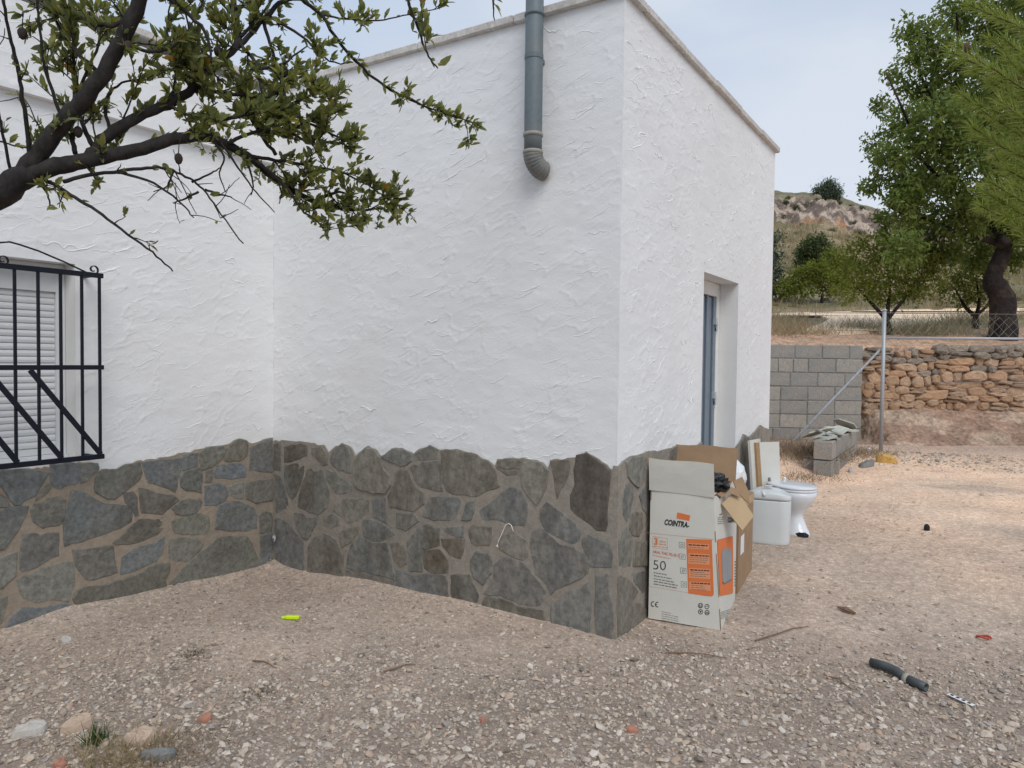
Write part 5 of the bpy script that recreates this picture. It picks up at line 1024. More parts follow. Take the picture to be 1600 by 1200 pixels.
# foreground almond tree, trunk outside the picture on the left
base = at(-330, 700, 2.35); base[2] = float(gz(base[0], base[1]))-.05
alm = root('almond_tree', 'almond tree reaching in from the left with bare twigs and husks', 'tree', base)
mb = MB(); LP, LD, LN = [], [], []
def limb(pts, r0, r1, spawn=0, leaf=0, tw=.16, n=9, rough=.12, up=.3):
    P3 = [at(x, y, d) if not isinstance(x, np.ndarray) else x for x, y, d in pts]; C = spline(P3, 5)
    C = C+rng.normal(0, .0022, C.shape)*min(1, r0/.01); R_ = np.linspace(r0, r1, len(C)); mb.tube(C, list(R_), n, True, 0, rough); deco(C, R_, spawn, leaf, tw, up, 0); return C
def deco(C, R_, spawn, leaf, tw, up, depth):
    seg = np.linalg.norm(np.diff(C, axis=0), axis=1); Ls = np.concatenate([[0], np.cumsum(seg)]); tot = Ls[-1]
    for _ in range(rng.poisson(spawn*1.5*tot)):
        s = tot*(1-rng.random()**1.3*.95); p = np.array([np.interp(s, Ls, C[:, k]) for k in range(3)]); i = min(np.searchsorted(Ls, s), len(C)-1); t = C[i]-C[i-1]; t = t/(np.linalg.norm(t)+1e-9)
        d = unit(1)[0]*.9+t*.55+np.array([0, 0, up]); d /= np.linalg.norm(d); ln = tw*rng.uniform(.35, 1.25); q = [p]
        for k in range(4): d = d+unit(1)[0]*.22; d /= np.linalg.norm(d); q.append(q[-1]+d*ln/4)
        r = min(.0034, max(.0016, R_[i-1]*.5)); q = np.array(q); mb.tube(q, list(np.linspace(r, .0011, 5)), 5, False, 0, .25)
        if depth < 1: deco(q, np.linspace(r, .001, 5), spawn*.38, leaf, tw*.5, up, depth+1)
        else: spurs(q, leaf)
        spurs(q, leaf, True)
    spurs(C[len(C)//4:], leaf*.5)
def spurs(C, leaf, tip=False):
    seg = np.linalg.norm(np.diff(C, axis=0), axis=1); tot = seg.sum(); Ls = np.concatenate([[0], np.cumsum(seg)])
    ns = rng.poisson(leaf*2.1*tot)+(1 if tip and leaf and rng.random() < min(1, leaf/25) else 0)
    for j in range(ns):
        s = tot if (tip and j == 0) else tot*rng.random(); p = np.array([np.interp(s, Ls, C[:, k]) for k in range(3)]); i = min(max(1, np.searchsorted(Ls, s)), len(C)-1); t = C[i]-C[i-1]; t = t/(np.linalg.norm(t)+1e-9)
        o = unit(1)[0]; o = o-t*(o@t)*.7
        if rng.random() < .5: mb.tube([p, p+o*.008, p+o*.014], [.0016, .002, .0012], 4, True)
        for _ in range(rng.integers(1, 5)):
            d = o*.7+unit(1)[0]*.55+t*.7+np.array([0, 0, .45]); LP.append(p+o*.006); LD.append(d); LN.append(unit(1)[0]*.95+np.array([0, 0, .6]))
D0 = 2.3
limb([(base, 0, 0), (at(-290, 560, 2.33), 0, 0), (at(-200, 440, D0), 0, 0), (-90, 352, D0), (0, 301, D0), (48, 270, D0)], .075, .036, 0, 0, n=12)
limb([(30, 280, D0), (62, 238, D0), (100, 190, 2.28), (135, 150, 2.26), (178, 85, 2.24), (207, 30, 2.22), (235, -50, 2.2)], .029, .021, 7, 22, .3)
limb([(30, 282, D0), (80, 262, 2.31), (130, 252, 2.32), (210, 236, 2.36), (280, 216, 2.42), (330, 216, 2.48), (385, 243, 2.55), (440, 286, 2.62), (500, 318, 2.68), (560, 328, 2.72), (602, 326, 2.75)], .030, .003, 8, 30, .17)
limb([(128, 258, 2.32), (150, 235, 2.33), (172, 208, 2.34), (215, 184, 2.37), (262, 164, 2.42), (302, 138, 2.45), (340, 100, 2.5), (372, 66, 2.55), (366, 15, 2.58), (360, -40, 2.6)], .021, .010, 10, 28, .24)
limb([(350, 92, 2.52), (390, 55, 2.56), (430, 10, 2.6), (462, -2, 2.62), (500, 22, 2.66), (545, 84, 2.7), (600, 134, 2.76), (650, 160, 2.8), (695, 177, 2.83), (738, 192, 2.86)], .010, .002, 5, 40, .09)
limb([(640, 156, 2.8), (690, 176, 2.83), (742, 192, 2.86)], .003, .0015, 4, 95, .05)
limb([(580, 120, 2.74), (620, 145, 2.78), (650, 160, 2.8)], .003, .002, 5, 40, .05)
limb([(420, 25, 2.6), (470, 55, 2.62), (515, 95, 2.62), (552, 98, 2.6)], .006, .0015, 7, 30, .08)
limb([(500, 22, 2.66), (540, 30, 2.66), (590, 32, 2.66), (640, 22, 2.64), (690, 12, 2.62)], .004, .0015, 6, 45, .07)
limb([(560, -120, 2.2), (622, -60, 2.15), (640, 8, 2.1), (655, 50, 2.1), (670, 88, 2.1), (684, 106, 2.1)], .006, .002, 8, 36, .10)
limb([(720, -130, 2.1), (765, -30, 2.1), (772, 32, 2.1)], .004, .0015, 5, 34, .05)
limb([(300, 140, 2.45), (350, 145, 2.5), (420, 158, 2.55), (470, 186, 2.6), (528, 214, 2.64), (548, 236, 2.66), (568, 240, 2.67)], .008, .0018, 9, 30, .12)
limb([(355, 225, 2.5), (400, 205, 2.52), (450, 205, 2.55), (490, 180, 2.56), (520, 160, 2.56)], .007, .0016, 12, 40, .13)
limb([(385, 243, 2.55), (430, 250, 2.57), (480, 258, 2.58), (530, 268, 2.62), (575, 290, 2.65), (610, 312, 2.67)], .007, .0016, 12, 42, .12)
limb([(400, 252, 2.55), (440, 285, 2.57), (470, 325, 2.6), (500, 350, 2.62), (515, 372, 2.63)], .006, .0016, 10, 38, .11)
limb([(410, 30, 2.58), (425, 80, 2.56), (440, 130, 2.55), (455, 180, 2.55)], .007, .002, 12, 40, .14)
limb([(372, 66, 2.55), (400, 100, 2.5), (410, 150, 2.48), (430, 200, 2.47)], .007, .002, 11, 38, .14)
limb([(70, 280, 2.3), (110, 304, 2.3), (150, 330, 2.3), (200, 366, 2.32), (245, 400, 2.34), (271, 423, 2.35)], .0065, .0022, 3.5, 6, .06)
limb([(100, 284, 2.3), (150, 272, 2.33), (220, 264, 2.36), (255, 262, 2.4), (290, 276, 2.42), (318, 296, 2.45), (345, 335, 2.47), (380, 381, 2.5)], .0065, .002, 9, 1.5, .12, up=0)
limb([(180, 268, 2.33), (240, 286, 2.36), (285, 320, 2.4), (303, 341, 2.4)], .005, .0018, 7, 2, .09)
limb([(60, 280, 2.3), (75, 305, 2.3), (78, 322, 2.3)], .004, .002, 6, 34, .06)
limb([(48, 258, D0), (40, 185, 2.25), (28, 110, 2.2), (15, 55, 2.15), (4, -5, 2.1)], .007, .004, 6, 5, .1)
limb([(17, 272, D0), (6, 215, 2.25), (-4, 160, 2.2), (-10, 60, 2.15)], .005, .003, 5, 4, .1)
limb([(95, 180, 2.28), (72, 112, 2.25), (62, 50, 2.22), (58, -10, 2.2)], .0055, .003, 5, 6, .1)
limb([(118, 240, 2.32), (112, 200, 2.33), (118, 130, 2.34), (108, 50, 2.34), (112, -10, 2.34)], .008, .003, 8, 22, .16)
limb([(145, 228, 2.33), (128, 190, 2.35), (122, 150, 2.36), (150, 80, 2.38), (165, 20, 2.4)], .008, .003, 9, 26, .16)
limb([(205, 30, 2.22), (170, 40, 2.22), (130, 30, 2.25), (95, 15, 2.28)], .008, .003, 10, 34, .15)
limb([(235, -30, 2.2), (280, 10, 2.22), (320, 50, 2.25), (330, 100, 2.28)], .009, .003, 10, 34, .16)
limb([(280, 216, 2.42), (330, 190, 2.44), (380, 180, 2.46), (430, 140, 2.5)], .008, .003, 10, 34, .16)
for a_ in (((330,217,2.46),(350,245,2.47),(343,270,2.48),(352,300,2.49)), ((345,222,2.48),(372,262,2.5),(400,300,2.52),(430,332,2.53)), ((385,243,2.55),(395,285,2.55),(392,305,2.55)), ((270,268,2.42),(262,290,2.42),(240,300,2.42)), ((300,284,2.44),(330,270,2.45),(345,262,2.46)), ((310,300,2.45),(285,312,2.45),(270,318,2.45)), ((430,278,2.6),(440,300,2.6),(436,318,2.6)), ((320,296,2.46),(350,305,2.47),(362,308,2.47))):
    limb(a_, .0042, .0016, 10, 1.5, .07, up=0)
for a_ in (((150,110,2.26),(110,70,2.25),(80,20,2.25),(70,-30,2.25)), ((190,60,2.23),(230,80,2.25),(275,70,2.27),(310,20,2.3)), ((300,138,2.45),(270,90,2.44),(262,40,2.44),(270,-10,2.45)), ((340,100,2.5),(300,60,2.48),(290,10,2.48)), ((372,60,2.55),(410,20,2.55),(440,-20,2.55)), ((360,20,2.6),(400,-5,2.62),(430,-40,2.64)), ((262,164,2.42),(300,180,2.42),(340,160,2.43)), ((430,150,2.55),(470,120,2.56),(500,140,2.58)), ((440,200,2.55),(480,220,2.58),(510,230,2.6)), ((430,240,2.55),(400,200,2.54),(380,160,2.54)), ((390,110,2.5),(440,100,2.52),(480,70,2.54)), ((500,310,2.68),(530,300,2.68),(560,310,2.69))):
    limb(a_, .007, .0018, 11, 42, .17)
limb([(0, 221, 2.3), (25, 228, 2.29), (48, 232, 2.28)], .003, .002, 3, 10, .05)
limb([(172, 208, 2.34), (165, 160, 2.33), (190, 130, 2.33), (240, 118, 2.35)], .006, .002, 9, 22, .14)
part('branches', mb, M['bark'], alm, True)
LP, LD, LN = np.array(LP), np.array(LD), np.array(LN); n = len(LP); ll = np.clip(rng.lognormal(math.log(.0275), .30, n), .014, .052); lw_ = ll*rng.uniform(.34, .46, n)
dep = (LP-CAM)@FW; pxx = 800+F*((LP-CAM)@RT)/dep; pyy = 600-F*((LP-CAM)@UP)/dep
inv = (pxx > 5) & (pxx < 1590) & (pyy > 5); score = np.where(inv, ll/dep, 0); order = np.argsort(-score); single = order[:296]; rest = order[296:]
variants = []
for k in range(5):
    V_, T_ = leaves(np.zeros((1, 3)), np.array([[0, 1., 0]]), np.array([[0, 0, 1.]]), np.array([1.0]), np.array([.34+.025*k])); V_[:, 2] += -.10*V_[:, 1]**2*(k-1)*.6
    variants.append(npmesh('leaf', V_, T_, M['leafobj'] if k < 4 else M['leafY'], False))
ib = Matrix.Translation(-Vector(alm.location))
for j, i in enumerate(single):
    d = LD[i]/np.linalg.norm(LD[i]); nn = LN[i]-d*(LN[i]@d); nn /= np.linalg.norm(nn); b = np.cross(d, nn); o = bpy.data.objects.new('leaf', variants[4 if j % 19 == 0 else j % 4]); COL.objects.link(o); o.parent = alm; o.matrix_parent_inverse = ib
    Mx = Matrix.Identity(4)
    for r in range(3): Mx[r][0] = b[r]*ll[i]; Mx[r][1] = d[r]*ll[i]; Mx[r][2] = nn[r]*ll[i]; Mx[r][3] = LP[i][r]
    o.matrix_basis = Mx
V_, T_ = leaves(LP[rest], LD[rest], LN[rest], ll[rest], lw_[rest]); part('foliage', npmesh('foliage', V_, T_, M['leaf']), None, alm, False, None, 'stuff')
for x, y, d in ((35, 52, 2.2), (200, 73, 2.22), (312, 108, 2.4), (279, 248, 2.4), (286, 72, 2.4), (340, 80, 2.5), (122, 206, 2.3), (445, 112, 2.55)):
    c = at(x, y, d); mb = MB(); mb.lathe(c, [(.002, -.019), (.009, -.014), (.0135, -.003), (.0135, .006), (.009, .014), (.003, .018)], 10, sx=.9); mb.tube([c+.017*Z3, c+np.array([.002, 0, .04]), c+np.array([.005, .003, .065])], [.0018, .0015, .0012], 5); part('almond', mb, M['fruit'], alm, True)

def crown(blobs, per, ll, clump=.16, droop=.25, flat=1.0):
    P, D_, N_ = [], [], []
    for c, r in blobs:
        k = max(3, int(per*(r**2)))
        dirs = unit(k); dirs[:, 2] *= flat; rad = r*(1-rng.random(k)**2.2*.8); cc = c+dirs*rad[:, None]
        m = 12; q = np.repeat(cc, m, 0)+rng.normal(0, clump, (k*m, 3)); dd = np.repeat(dirs, m, 0)*.6+unit(k*m)*.8+np.array([0, 0, -droop]); P.append(q); D_.append(dd); N_.append(unit(k*m)+dirs.repeat(m, 0)*.5+np.array([0, 0, .55]))
    P = np.concatenate(P); n = len(P); l = rng.uniform(ll*.7, ll*1.3, n); return leaves(P, np.concatenate(D_), np.concatenate(N_), l, l*rng.uniform(.36, .52, n), True)
# the big almond tree behind the stone wall
Dt = 12.0; bpos, _ = onhill(1566, 530); ub, vb = wuv(bpos[0], bpos[1]); Dt = vb+.0
big = root('almond_tree', 'tall dark green tree with a thick bent trunk behind the stone wall', 'tree', bpos)
mb = MB(); tp = [(1567, 540, .27), (1567, 515, .235), (1566, 490, .225), (1565, 465, .215), (1557, 450, .20), (1551, 436, .165), (1557, 418, .14), (1566, 398, .135), (1572, 376, .12), (1578, 350, .11)]
C = spline([at(x, y, Dt) for x, y, r in tp], 3); rr_ = np.interp(np.linspace(0, 9, len(C)), range(10), [t[2] for t in tp]); mb.tube(C, list(rr_*.88), 12, True, 0, .16)
for pts, r in (([(1570, 385), (1530, 370), (1490, 360), (1440, 372), (1400, 392)], .06), ([(1572, 380), (1530, 330), (1490, 300), (1440, 250), (1400, 220)], .07), ([(1576, 360), (1550, 290), (1520, 200), (1500, 100), (1495, 20)], .08), ([(1576, 355), (1590, 260), (1600, 150), (1610, 40)], .08), ([(1490, 300), (1470, 200), (1440, 120), (1420, 60)], .04), ([(1578, 350), (1630, 320), (1690, 300)], .07), ([(1490, 362), (1460, 345), (1400, 330), (1375, 300)], .035), ([(1440, 250), (1410, 170), (1385, 115)], .025)):
    C = spline([at(x, y, Dt+random.uniform(-.6, .6)) for x, y in pts], 4); mb.tube(C, list(np.linspace(r, .012, len(C))), 7, True, 0, .2)
part('trunk', mb, M['barkfar'], big, True)
bl = [(1500,20,38),(1420,42,20),(1452,65,30),(1440,135,26),(1392,112,14),(1412,125,14),(1490,110,42),(1378,168,17),(1415,190,30),(1470,200,52),(1530,170,60),(1362,222,15),(1400,250,36),(1450,285,48),(1530,260,66),(1595,220,60),(1368,285,16),(1415,315,32),(1352,292,9),(1380,345,16),(1420,300,30),(1500,335,42),(1445,372,38),(1540,360,44),(1600,330,60),(1580,90,60),(1560,30,45),(1480,395,24),(1412,388,26),(1385,372,16),(1620,120,70),(1660,220,80),(1680,60,70),(1650,330,70),(1520,405,22),(1590,395,30),(1500,-50,40),(1570,-60,50),(1640,-40,60),(1425,345,22),(1375,245,14),(1465,150,26),(1430,85,20)]
bb_ = [(at(x, y, Dt+random.uniform(-1.1, 1.1)), r*Dt/F*.86) for x, y, r in bl]
V_, T_ = crown(bb_, 820, .092, .06, .35); part('crown', npmesh('crown', V_, T_, M['leaf2']), None, big)
# smaller trees and shrubs on the slope
def tree(name, label, px, py, blobs, lm, per, ll, trunk=None, group=None, d=None, cl=.1, bark='barkfar'):
    p, dd = onhill(px, py); dd = wuv(p[0], p[1])[1]; r = root(name, label, 'tree' if 'tree' in name or 'pine' in name else 'shrub', p, group); mb = MB()
    for pts, rad in (trunk or [([(px, py), (px, py-15)], 3)]):
        C = spline([at(x, y, dd+random.uniform(-.2, .2)*(i > 0)) for i, (x, y) in enumerate(pts)], 3); mb.tube(C, list(np.linspace(rad*dd/F, rad*.3*dd/F, len(C))), 7, True, 0, .2)
    part('trunk', mb, M[bark], r, True)
    V_, T_ = crown([(at(x, y, dd+random.uniform(-.7, .7)*rr*dd/F), rr*dd/F) for x, y, rr in blobs], per, ll*dd/F, cl*dd/F*40, .1); part('crown', npmesh('crown', V_, T_, lm), None, r); return r
tree('almond_tree', 'young almond tree with a low fan of branches behind the fence post', 1389, 524, [(1340,400,22),(1370,395,28),(1400,400,30),(1430,410,30),(1330,430,26),(1360,430,32),(1395,435,34),(1430,440,28),(1455,435,22),(1320,455,20),(1350,458,20),(1385,460,20),(1420,458,22),(1410,375,18),(1455,405,20),(1345,380,14)], M['leaf3'], 520, 6.0,
     [([(1389, 526), (1388, 508), (1386, 496)], 7), ([(1386, 500), (1372, 485), (1358, 470), (1340, 450)], 4), ([(1387, 498), (1388, 475), (1392, 440)], 4), ([(1388, 498), (1402, 480), (1415, 465), (1430, 440)], 3.5)])
tree('almond_tree', 'yellowish almond tree left of the thick bent trunk', 1524, 514, [(1505,425,24),(1530,420,24),(1480,440,18),(1520,445,28),(1548,440,20),(1490,460,18),(1545,465,16),(1515,468,16),(1540,415,16),(1475,455,12)], M['leaf3'], 480, 5.5,
     [([(1524, 516), (1524, 500), (1525, 490)], 7), ([(1525, 494), (1510, 482), (1500, 465), (1492, 450)], 3.5), ([(1525, 494), (1530, 470), (1526, 440)], 3.5), ([(1526, 492), (1542, 478), (1552, 460)], 3)])
tree('almond_tree', 'bright green low tree on the slope right of the house edge', 1284, 474, [(1225,448,14),(1245,438,16),(1265,430,18),(1285,425,18),(1305,418,18),(1320,408,16),(1260,452,12),(1295,445,16),(1320,440,14),(1300,400,12),(1240,455,10)], M['leaf3'], 480, 5.5)
tree('pine_tree', 'dark green bushy pine above the bright green tree', 1268, 430, [(1255,395,12),(1268,385,14),(1282,380,14),(1275,400,16),(1260,408,13),(1290,395,11),(1250,415,10),(1285,412,12)], M['leaf4'], 420, 5.0, None, None, None, .07)
tree('pine_tree', 'dark pine half hidden by the house edge', 1204, 470, [(1208,380,12),(1210,400,12),(1205,420,14),(1208,440,14),(1215,370,7),(1212,455,12),(1190,400,20),(1185,440,20)], M['pineleaf'], 420, 5.0)
tree('pine_tree', 'lone round pine standing on the hill crest', 1294, 315, [(1285,299,8),(1296,294,9),(1303,300,8),(1290,305,8),(1300,308,7),(1280,306,6),(1307,305,5),(1294,289,5),(1277,298,4),(1309,299,3)], M['pineleaf'], 420, 2.8, [([(1294, 318), (1294, 300)], 2)])
# small shrubs: one mesh, many things
def shrubmesh(lm, seed):
    bl_ = [(np.array([random.uniform(-.4, .4), random.uniform(-.4, .4), random.uniform(.2, .5)]), random.uniform(.3, .45)) for _ in range(5)]
    V_, T_ = crown(bl_, 130, .12, .08, -.1, .8); return npmesh('shrub', V_, T_, lm)
sm = [shrubmesh(M['leaf4'], 1), shrubmesh(M['pineleaf'], 2), shrubmesh(M['greyweed'], 3)]
SHL = ['dark shrub under the guard rail at its right end', 'small dark bush above the left end of the pine', 'dark shrub below the middle of the cliff', 'wide grey-green shrub at the foot of the cliff on the right', 'pale tuft at the foot of the cliff, middle', 'grey-green shrub on the ledge beside the house edge', 'larger green shrub on the ledge left of the lone pine', 'green shrub on the ledge below the lone pine', 'green shrub on the ledge touching the house edge', 'small shrub on the crest left of the lone pine', 'small shrub on the crest right of the lone pine', 'small dark shrub in the cliff right of the lone pine', 'dark shrub high in the cliff near the big tree', 'low shrub on the skyline by the house edge', 'dark shrub at the guard rail', 'dark shrub in the cliff foot near the big tree', 'pale bush halfway down, right of the bushy pine', 'pale bush just left of the young almond crown', 'pale bush left of the bushy pine', 'pale bush under the bushy pine', 'green-grey shrub seen below the big tree crown', 'green-grey shrub behind the big tree limbs', 'pale bush right of the yellowish almond', 'pale bush between the two young almonds', 'wide pale bush left of the yellowish almond', 'pale bush beyond the road, left of the fence post', 'wide pale bush beyond the road near the house', 'small pale bush touching the house edge by the road', 'wide pale bush beside the bent trunk', 'pale bush at the right picture edge']
for i, (x, y, w, k) in enumerate(((1262,372,13,1),(1247,366,9,1),(1325,372,9,1),(1340,366,14,0),(1300,362,10,2),(1222,340,12,0),(1240,328,14,0),(1262,325,14,0),(1225,318,12,0),(1275,312,9,0),(1310,318,8,0),(1330,322,6,1),(1346,326,8,1),(1232,312,10,0),(1250,352,9,1),(1335,350,10,1),(1310,395,12,2),(1335,385,10,2),(1230,405,9,2),(1250,425,9,2),(1480,350,12,0),(1440,372,12,0),(1560,430,14,2),(1460,470,10,2),(1475,480,14,2),(1290,470,10,2),(1240,480,12,2),(1212,478,9,2),(1555,480,14,2),(1590,470,16,2))):
    p, d = onhill(x, y); s = w*d/F*1.1; o = bpy.data.objects.new('shrub', sm[k]); COL.objects.link(o); o.location = p-np.array([0, 0, s*.15]); o.scale = (s, s, s*random.uniform(.7, 1)); o.rotation_euler.z = random.random()*6
    o['category'] = 'shrub'; o['group'] = 'shrubs on the dry hillside'; o['label'] = SHL[i]
a, b = at(1200, 358, 59), at(1268, 357, 58.5); mb = MB(); mb.tube([a, b], .14, 6)
for k in range(6): p = a+(b-a)*k/5; mb.tube([p, p-np.array([0, 0, .9])], .06, 5)
solo('guard_rail', mb, M['steel_rail'], 'thin grey guard rail below the cliff', 'guard rail', a)
# pine branch near the camera on the right
pb_ = at(1800, 700, 3.9); pb_[2] = float(gz(pb_[0], pb_[1]))-.02
pine = root('pine_tree', 'bright yellow-green pine leaning in at the right edge', 'pine', pb_)
mb = MB(); tr_ = spline([pb_, at(1800, 500, 3.9), at(1790, 300, 3.9), at(1780, 50, 3.9), at(1775, -200, 3.9)], 4); mb.tube(tr_, list(np.linspace(.09, .05, len(tr_))), 10, True, 0, .15)
NP, ND, NL = [], [], []
def shoot(pts, r0=.006, nd=900, tipl=.12):
    C = spline(pts, 5); mb.tube(C, list(np.linspace(r0, .002, len(C))), 6, True, 0, .2); seg = np.linalg.norm(np.diff(C, axis=0), axis=1); Ls = np.concatenate([[0], np.cumsum(seg)]); tot = Ls[-1]
    k = int(nd*min(tot, .34)); s = tot-rng.random(k)**1.2*min(tot, .34)
    for ss in s:
        p = np.array([np.interp(ss, Ls, C[:, j]) for j in range(3)]); i = min(max(1, np.searchsorted(Ls, ss)), len(C)-1); t = C[i]-C[i-1]; t = t/(np.linalg.norm(t)+1e-9); d = t*rng.uniform(.8, 1.2)+unit(1)[0]*.62; NP.append(p); ND.append(d); NL.append(rng.uniform(.06, .115))
tips = [(1514,8,3.6),(1528,-10,3.7),(1486,82,3.5),(1498,70,3.6),(1520,110,3.6),(1545,60,3.7),(1560,20,3.8),(1505,150,3.5),(1530,165,3.5),(1550,130,3.6),(1575,90,3.7),(1590,40,3.7),(1520,200,3.5),(1540,215,3.5),(1560,190,3.6),(1580,150,3.6),(1596,110,3.6),(1555,245,3.5),(1575,230,3.6),(1590,200,3.6),(1538,300,3.4),(1548,285,3.4),(1532,322,3.4),(1560,310,3.4),(1570,335,3.4),(1585,290,3.5),(1585,350,3.4),(1595,260,3.5),(1600,320,3.5),(1612,180,3.6),(1610,60,3.7),(1620,350,3.4),(1605,-10,3.7),(1575,-20,3.8),(1548,105,3.4),(1565,160,3.4),(1572,265,3.5),(1600,150,3.5),(1610,230,3.5),(1620,290,3.5),(1568,60,3.5),(1600,85,3.5)]
for x, y, d in tips:
    e = at(x, y, d); s0 = at(x+random.uniform(90, 150), y+random.uniform(30, 90), d+random.uniform(.0, .4)); mid = (e+s0)/2+np.array([0, 0, -.03])+unit(1)[0]*.02
    shoot([s0, mid, e], .006, 620)
for x, y in ((1700, 60), (1690, 180), (1690, 270), (1690, 360)): mb.tube(spline([at(1782, y+60, 3.9), at(x+40, y+30, 3.75), at(x-10, y-5, 3.65), at(x-70, y-30, 3.6)], 4), list(np.linspace(.02, .005, 13)), 7, True, 0, .2)
part('branches', mb, M['pinebark'], pine, True)
NP, ND, NL = np.array(NP), np.array(ND), np.array(NL); n = len(NP); d = ND/np.linalg.norm(ND, axis=1, keepdims=True); d[:, 2] -= .05; b = np.cross(d, unit(n)); b /= np.linalg.norm(b, axis=1, keepdims=True)+1e-9; w = .0012
V_ = np.stack([NP-b*w, NP+b*w, NP+d*(NL*.6)[:, None]+b*w, NP+d*(NL*.6)[:, None]-b*w, NP+d*NL[:, None]-np.array([0, 0, .006])], 1).reshape(-1, 3); T_ = (np.array([(0, 1, 2), (0, 2, 3), (3, 2, 4)])[None]+(np.arange(n)*5)[:, None, None]).reshape(-1, 3)
part('needles', npmesh('needles', V_, T_, M['pine']), None, pine, False, None, 'stuff')
c = at(1510, 74, 3.55); mb = MB(); mb.lathe(c, [(.004, -.022), (.014, -.014), (.017, 0), (.013, .014), (.004, .024)], 10); part('cone', mb, M['cone'], pine, True)

# grass, weeds
def blades(pos, h, lean, w, m, name, label, kind='stuff', parent=None):
    n = len(pos); d = np.stack([rng.normal(0, lean, n), rng.normal(0, lean, n), np.ones(n)], 1); d /= np.linalg.norm(d, axis=1, keepdims=True); b = np.cross(d, unit(n)); b /= np.linalg.norm(b, axis=1, keepdims=True)+1e-9
    c = rng.normal(0, .25, (n, 3)); c[:, 2] = -np.abs(c[:, 2])*.5; H = h[:, None]; wv = np.broadcast_to(np.asarray(w), (n,))[:, None]
    V_ = np.stack([pos-b*wv, pos+b*wv, pos+d*H*.55+b*wv*.7+c*H*.15, pos+d*H*.55-b*wv*.7+c*H*.15, pos+d*H+c*H*.5], 1).reshape(-1, 3); T_ = (np.array([(0, 1, 2), (0, 2, 3), (3, 2, 4)])[None]+(np.arange(n)*5)[:, None, None]).reshape(-1, 3)
    return npmesh(name, V_, T_, m)
def inroad(u, v, z):
    P_ = np.array([CAM[0]+u*E1[0]+v*E2[0]-CAM[0], CAM[1]+u*E1[1]+v*E2[1]-CAM[1], z-CAM[2]]); dd = FW@P_; x = 800+F*(RT@P_)/dd; y = 600-F*(UP@P_)/dd
    ins = np.zeros(len(u), bool); k = len(ROADPX)
    for i in range(k):
        (x0, y0), (x1, y1) = ROADPX[i], ROADPX[(i+1) % k]; c = (y0 > y) != (y1 > y); ins ^= c & (x < (x1-x0)*(y-y0)/(y1-y0+1e-9)+x0)
    return ins, x, y
N = 60000; v = 11.8+rng.random(N)**1.1*46; u = v*rng.uniform(.28, .95, N); z = hz(u, v); ins, xx, yy = inroad(u, v, z)
dn = sst(-.12, .16, fbm(u*.9, v*.9, 4))*np.interp(v, [11.8, 13.2, 15, 24, 58], [.06, .5, 1, 1, .9]); dn = np.where((xx < 1262) & (yy > 499), np.maximum(dn, .9), dn); dn = np.where((xx > 1262) & (v < 15.5), dn*.12, dn); ok = (~ins) & (rng.random(N) < dn)
u, v, z = u[ok], v[ok], z[ok]; pos = np.array([CAM[0], CAM[1], 0])+u[:, None]*E1+v[:, None]*E2; pos[:, 2] = z-.02
h = rng.uniform(.16, .42, len(u))*np.interp(v, [12, 20, 58], [.8, 1.1, 2.2]); struct('dry_grass', blades(pos, h, .35, .0035*np.interp(v, [12, 20, 58], [1, 1.6, 5.5]), M['straw'], 'dry_grass', ''), 'straw-coloured dry grass over the hillside', 'stuff')
def bush(name, label, cat, p, n, r, h, m, w=.0016, lean=.6):
    pos = np.array(p)+np.stack([rng.normal(0, r, n), rng.normal(0, r, n), np.full(n, -.01)], 1); me = blades(pos, rng.uniform(h*.4, h, n), lean, w, m, name, ''); return solo(name, me, None, label, cat, p)
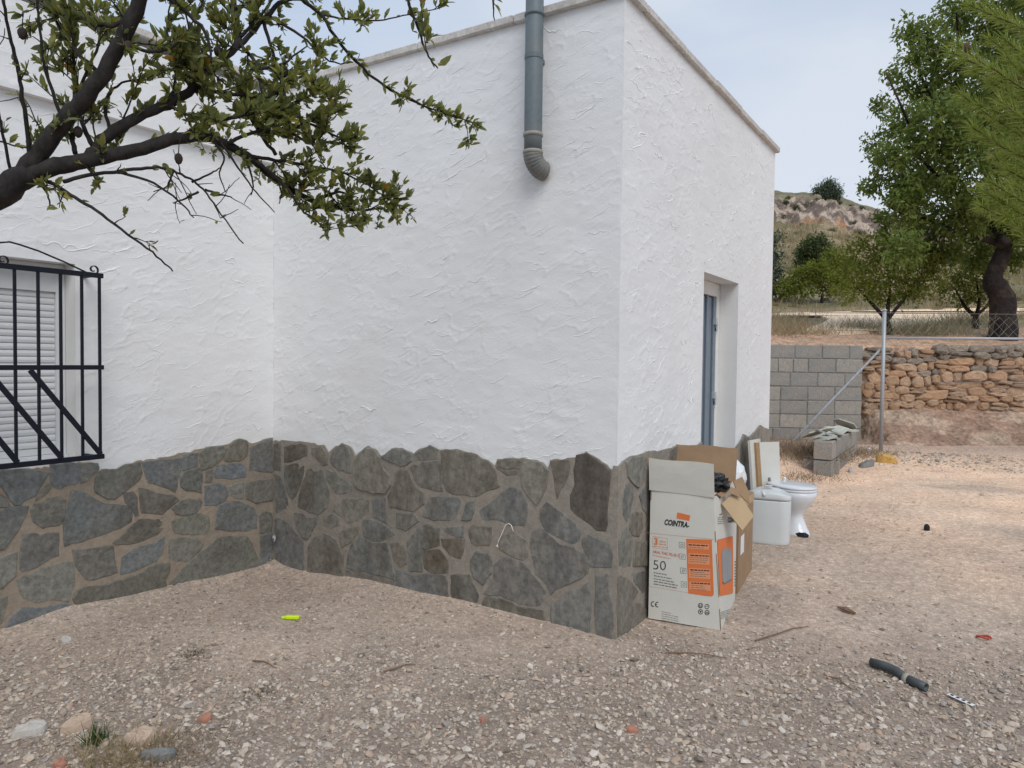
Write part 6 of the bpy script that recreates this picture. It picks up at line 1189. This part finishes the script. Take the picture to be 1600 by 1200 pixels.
for x, y, n, r, h, m, lb in ((1440, 524, 900, .40, .55, 'greyweed', 'grey-green weedy bush behind the fence rail'), (1500, 508, 600, .4, .5, 'greyweed', 'dry bush left of the second almond trunk'), (1345, 515, 400, .25, .4, 'greyweed', 'pale weed clump behind the fence post'), (1225, 522, 900, .5, .45, 'straw', 'straw grass clump beside the house edge')):
    bush('dry_bush', lb, 'bush', onhill(x, y)[0], n, r, h, M[m], .003)
for x, y, n, r, h, lb in ((1240, 722, 2600, .34, .30, 'dry brown weeds heaped beside the low block wall'), (1250, 738, 420, .2, .15, 'dry weeds before the broken hollow block'), (1345, 708, 700, .22, .18, 'dry weeds behind the low block wall')):
    bush('dry_weeds', lb, 'weeds', gpt(x, y), n, r, h, M['weed'], .0022, 1.0)
bush('green_weed', 'small green weed between the rocks at lower left', 'weed', gpt(152, 1162), 90, .016, .12, M['green'], .0018, .35)
bush('grass_tuft', 'dry grass tuft before the pink rocks at lower left', 'grass', gpt(180, 1190), 700, .085, .11, M['straw'], .0015, 1.0)
bush('grass_tuft', 'wide dry grass tuft right of the pink rocks', 'grass', gpt(265, 1180), 650, .09, .08, M['weed'], .0015, 1.0)
bush('grass_tuft', 'dry brownish tuft at the bottom centre edge', 'grass', gpt(812, 1185), 200, .05, .045, M['straw'], .0010, 1.2)
for x, y, lb in ((298, 1023, 'dark weed tuft on the dirt below the left plinth'), (405, 1085, 'small dark tuft in the gravel left of centre')): bush('weed_tuft', lb, 'weed', gpt(x, y), 320, .032, .04, M['darkweed'], .0016, 1.1)
# fallen leaf litter
N = 4200; x = rng.uniform(-2.4, 2.9, N); y = np.where(rng.random(N) < .35, rng.uniform(-2.6, 3, N), rng.uniform(2.2, 7.6, N)); pk = rng.random(N) < np.where(y > 2.2, sst(-.03, .12, fbm(x*1.1, y*1.5, 4)), 1); x, y = x[pk], y[pk]; ok = ~((x < .03) & (y > -.02)) & (x > -L+.03); x, y = x[ok], y[ok]; n = len(x); th = rng.random(n)*6.28
V_, T_ = leaves(np.stack([x, y, gz(x, y)+.008], 1), np.stack([np.cos(th), np.sin(th), rng.normal(0, .15, n)], 1), np.array([0, 0, 1.])+unit(n)*.4, rng.uniform(.015, .04, n), rng.uniform(.004, .010, n)); struct('leaf_litter', npmesh('leaf_litter', V_, T_, M['weed']), 'dry brown leaves and chaff on the ground', 'stuff')
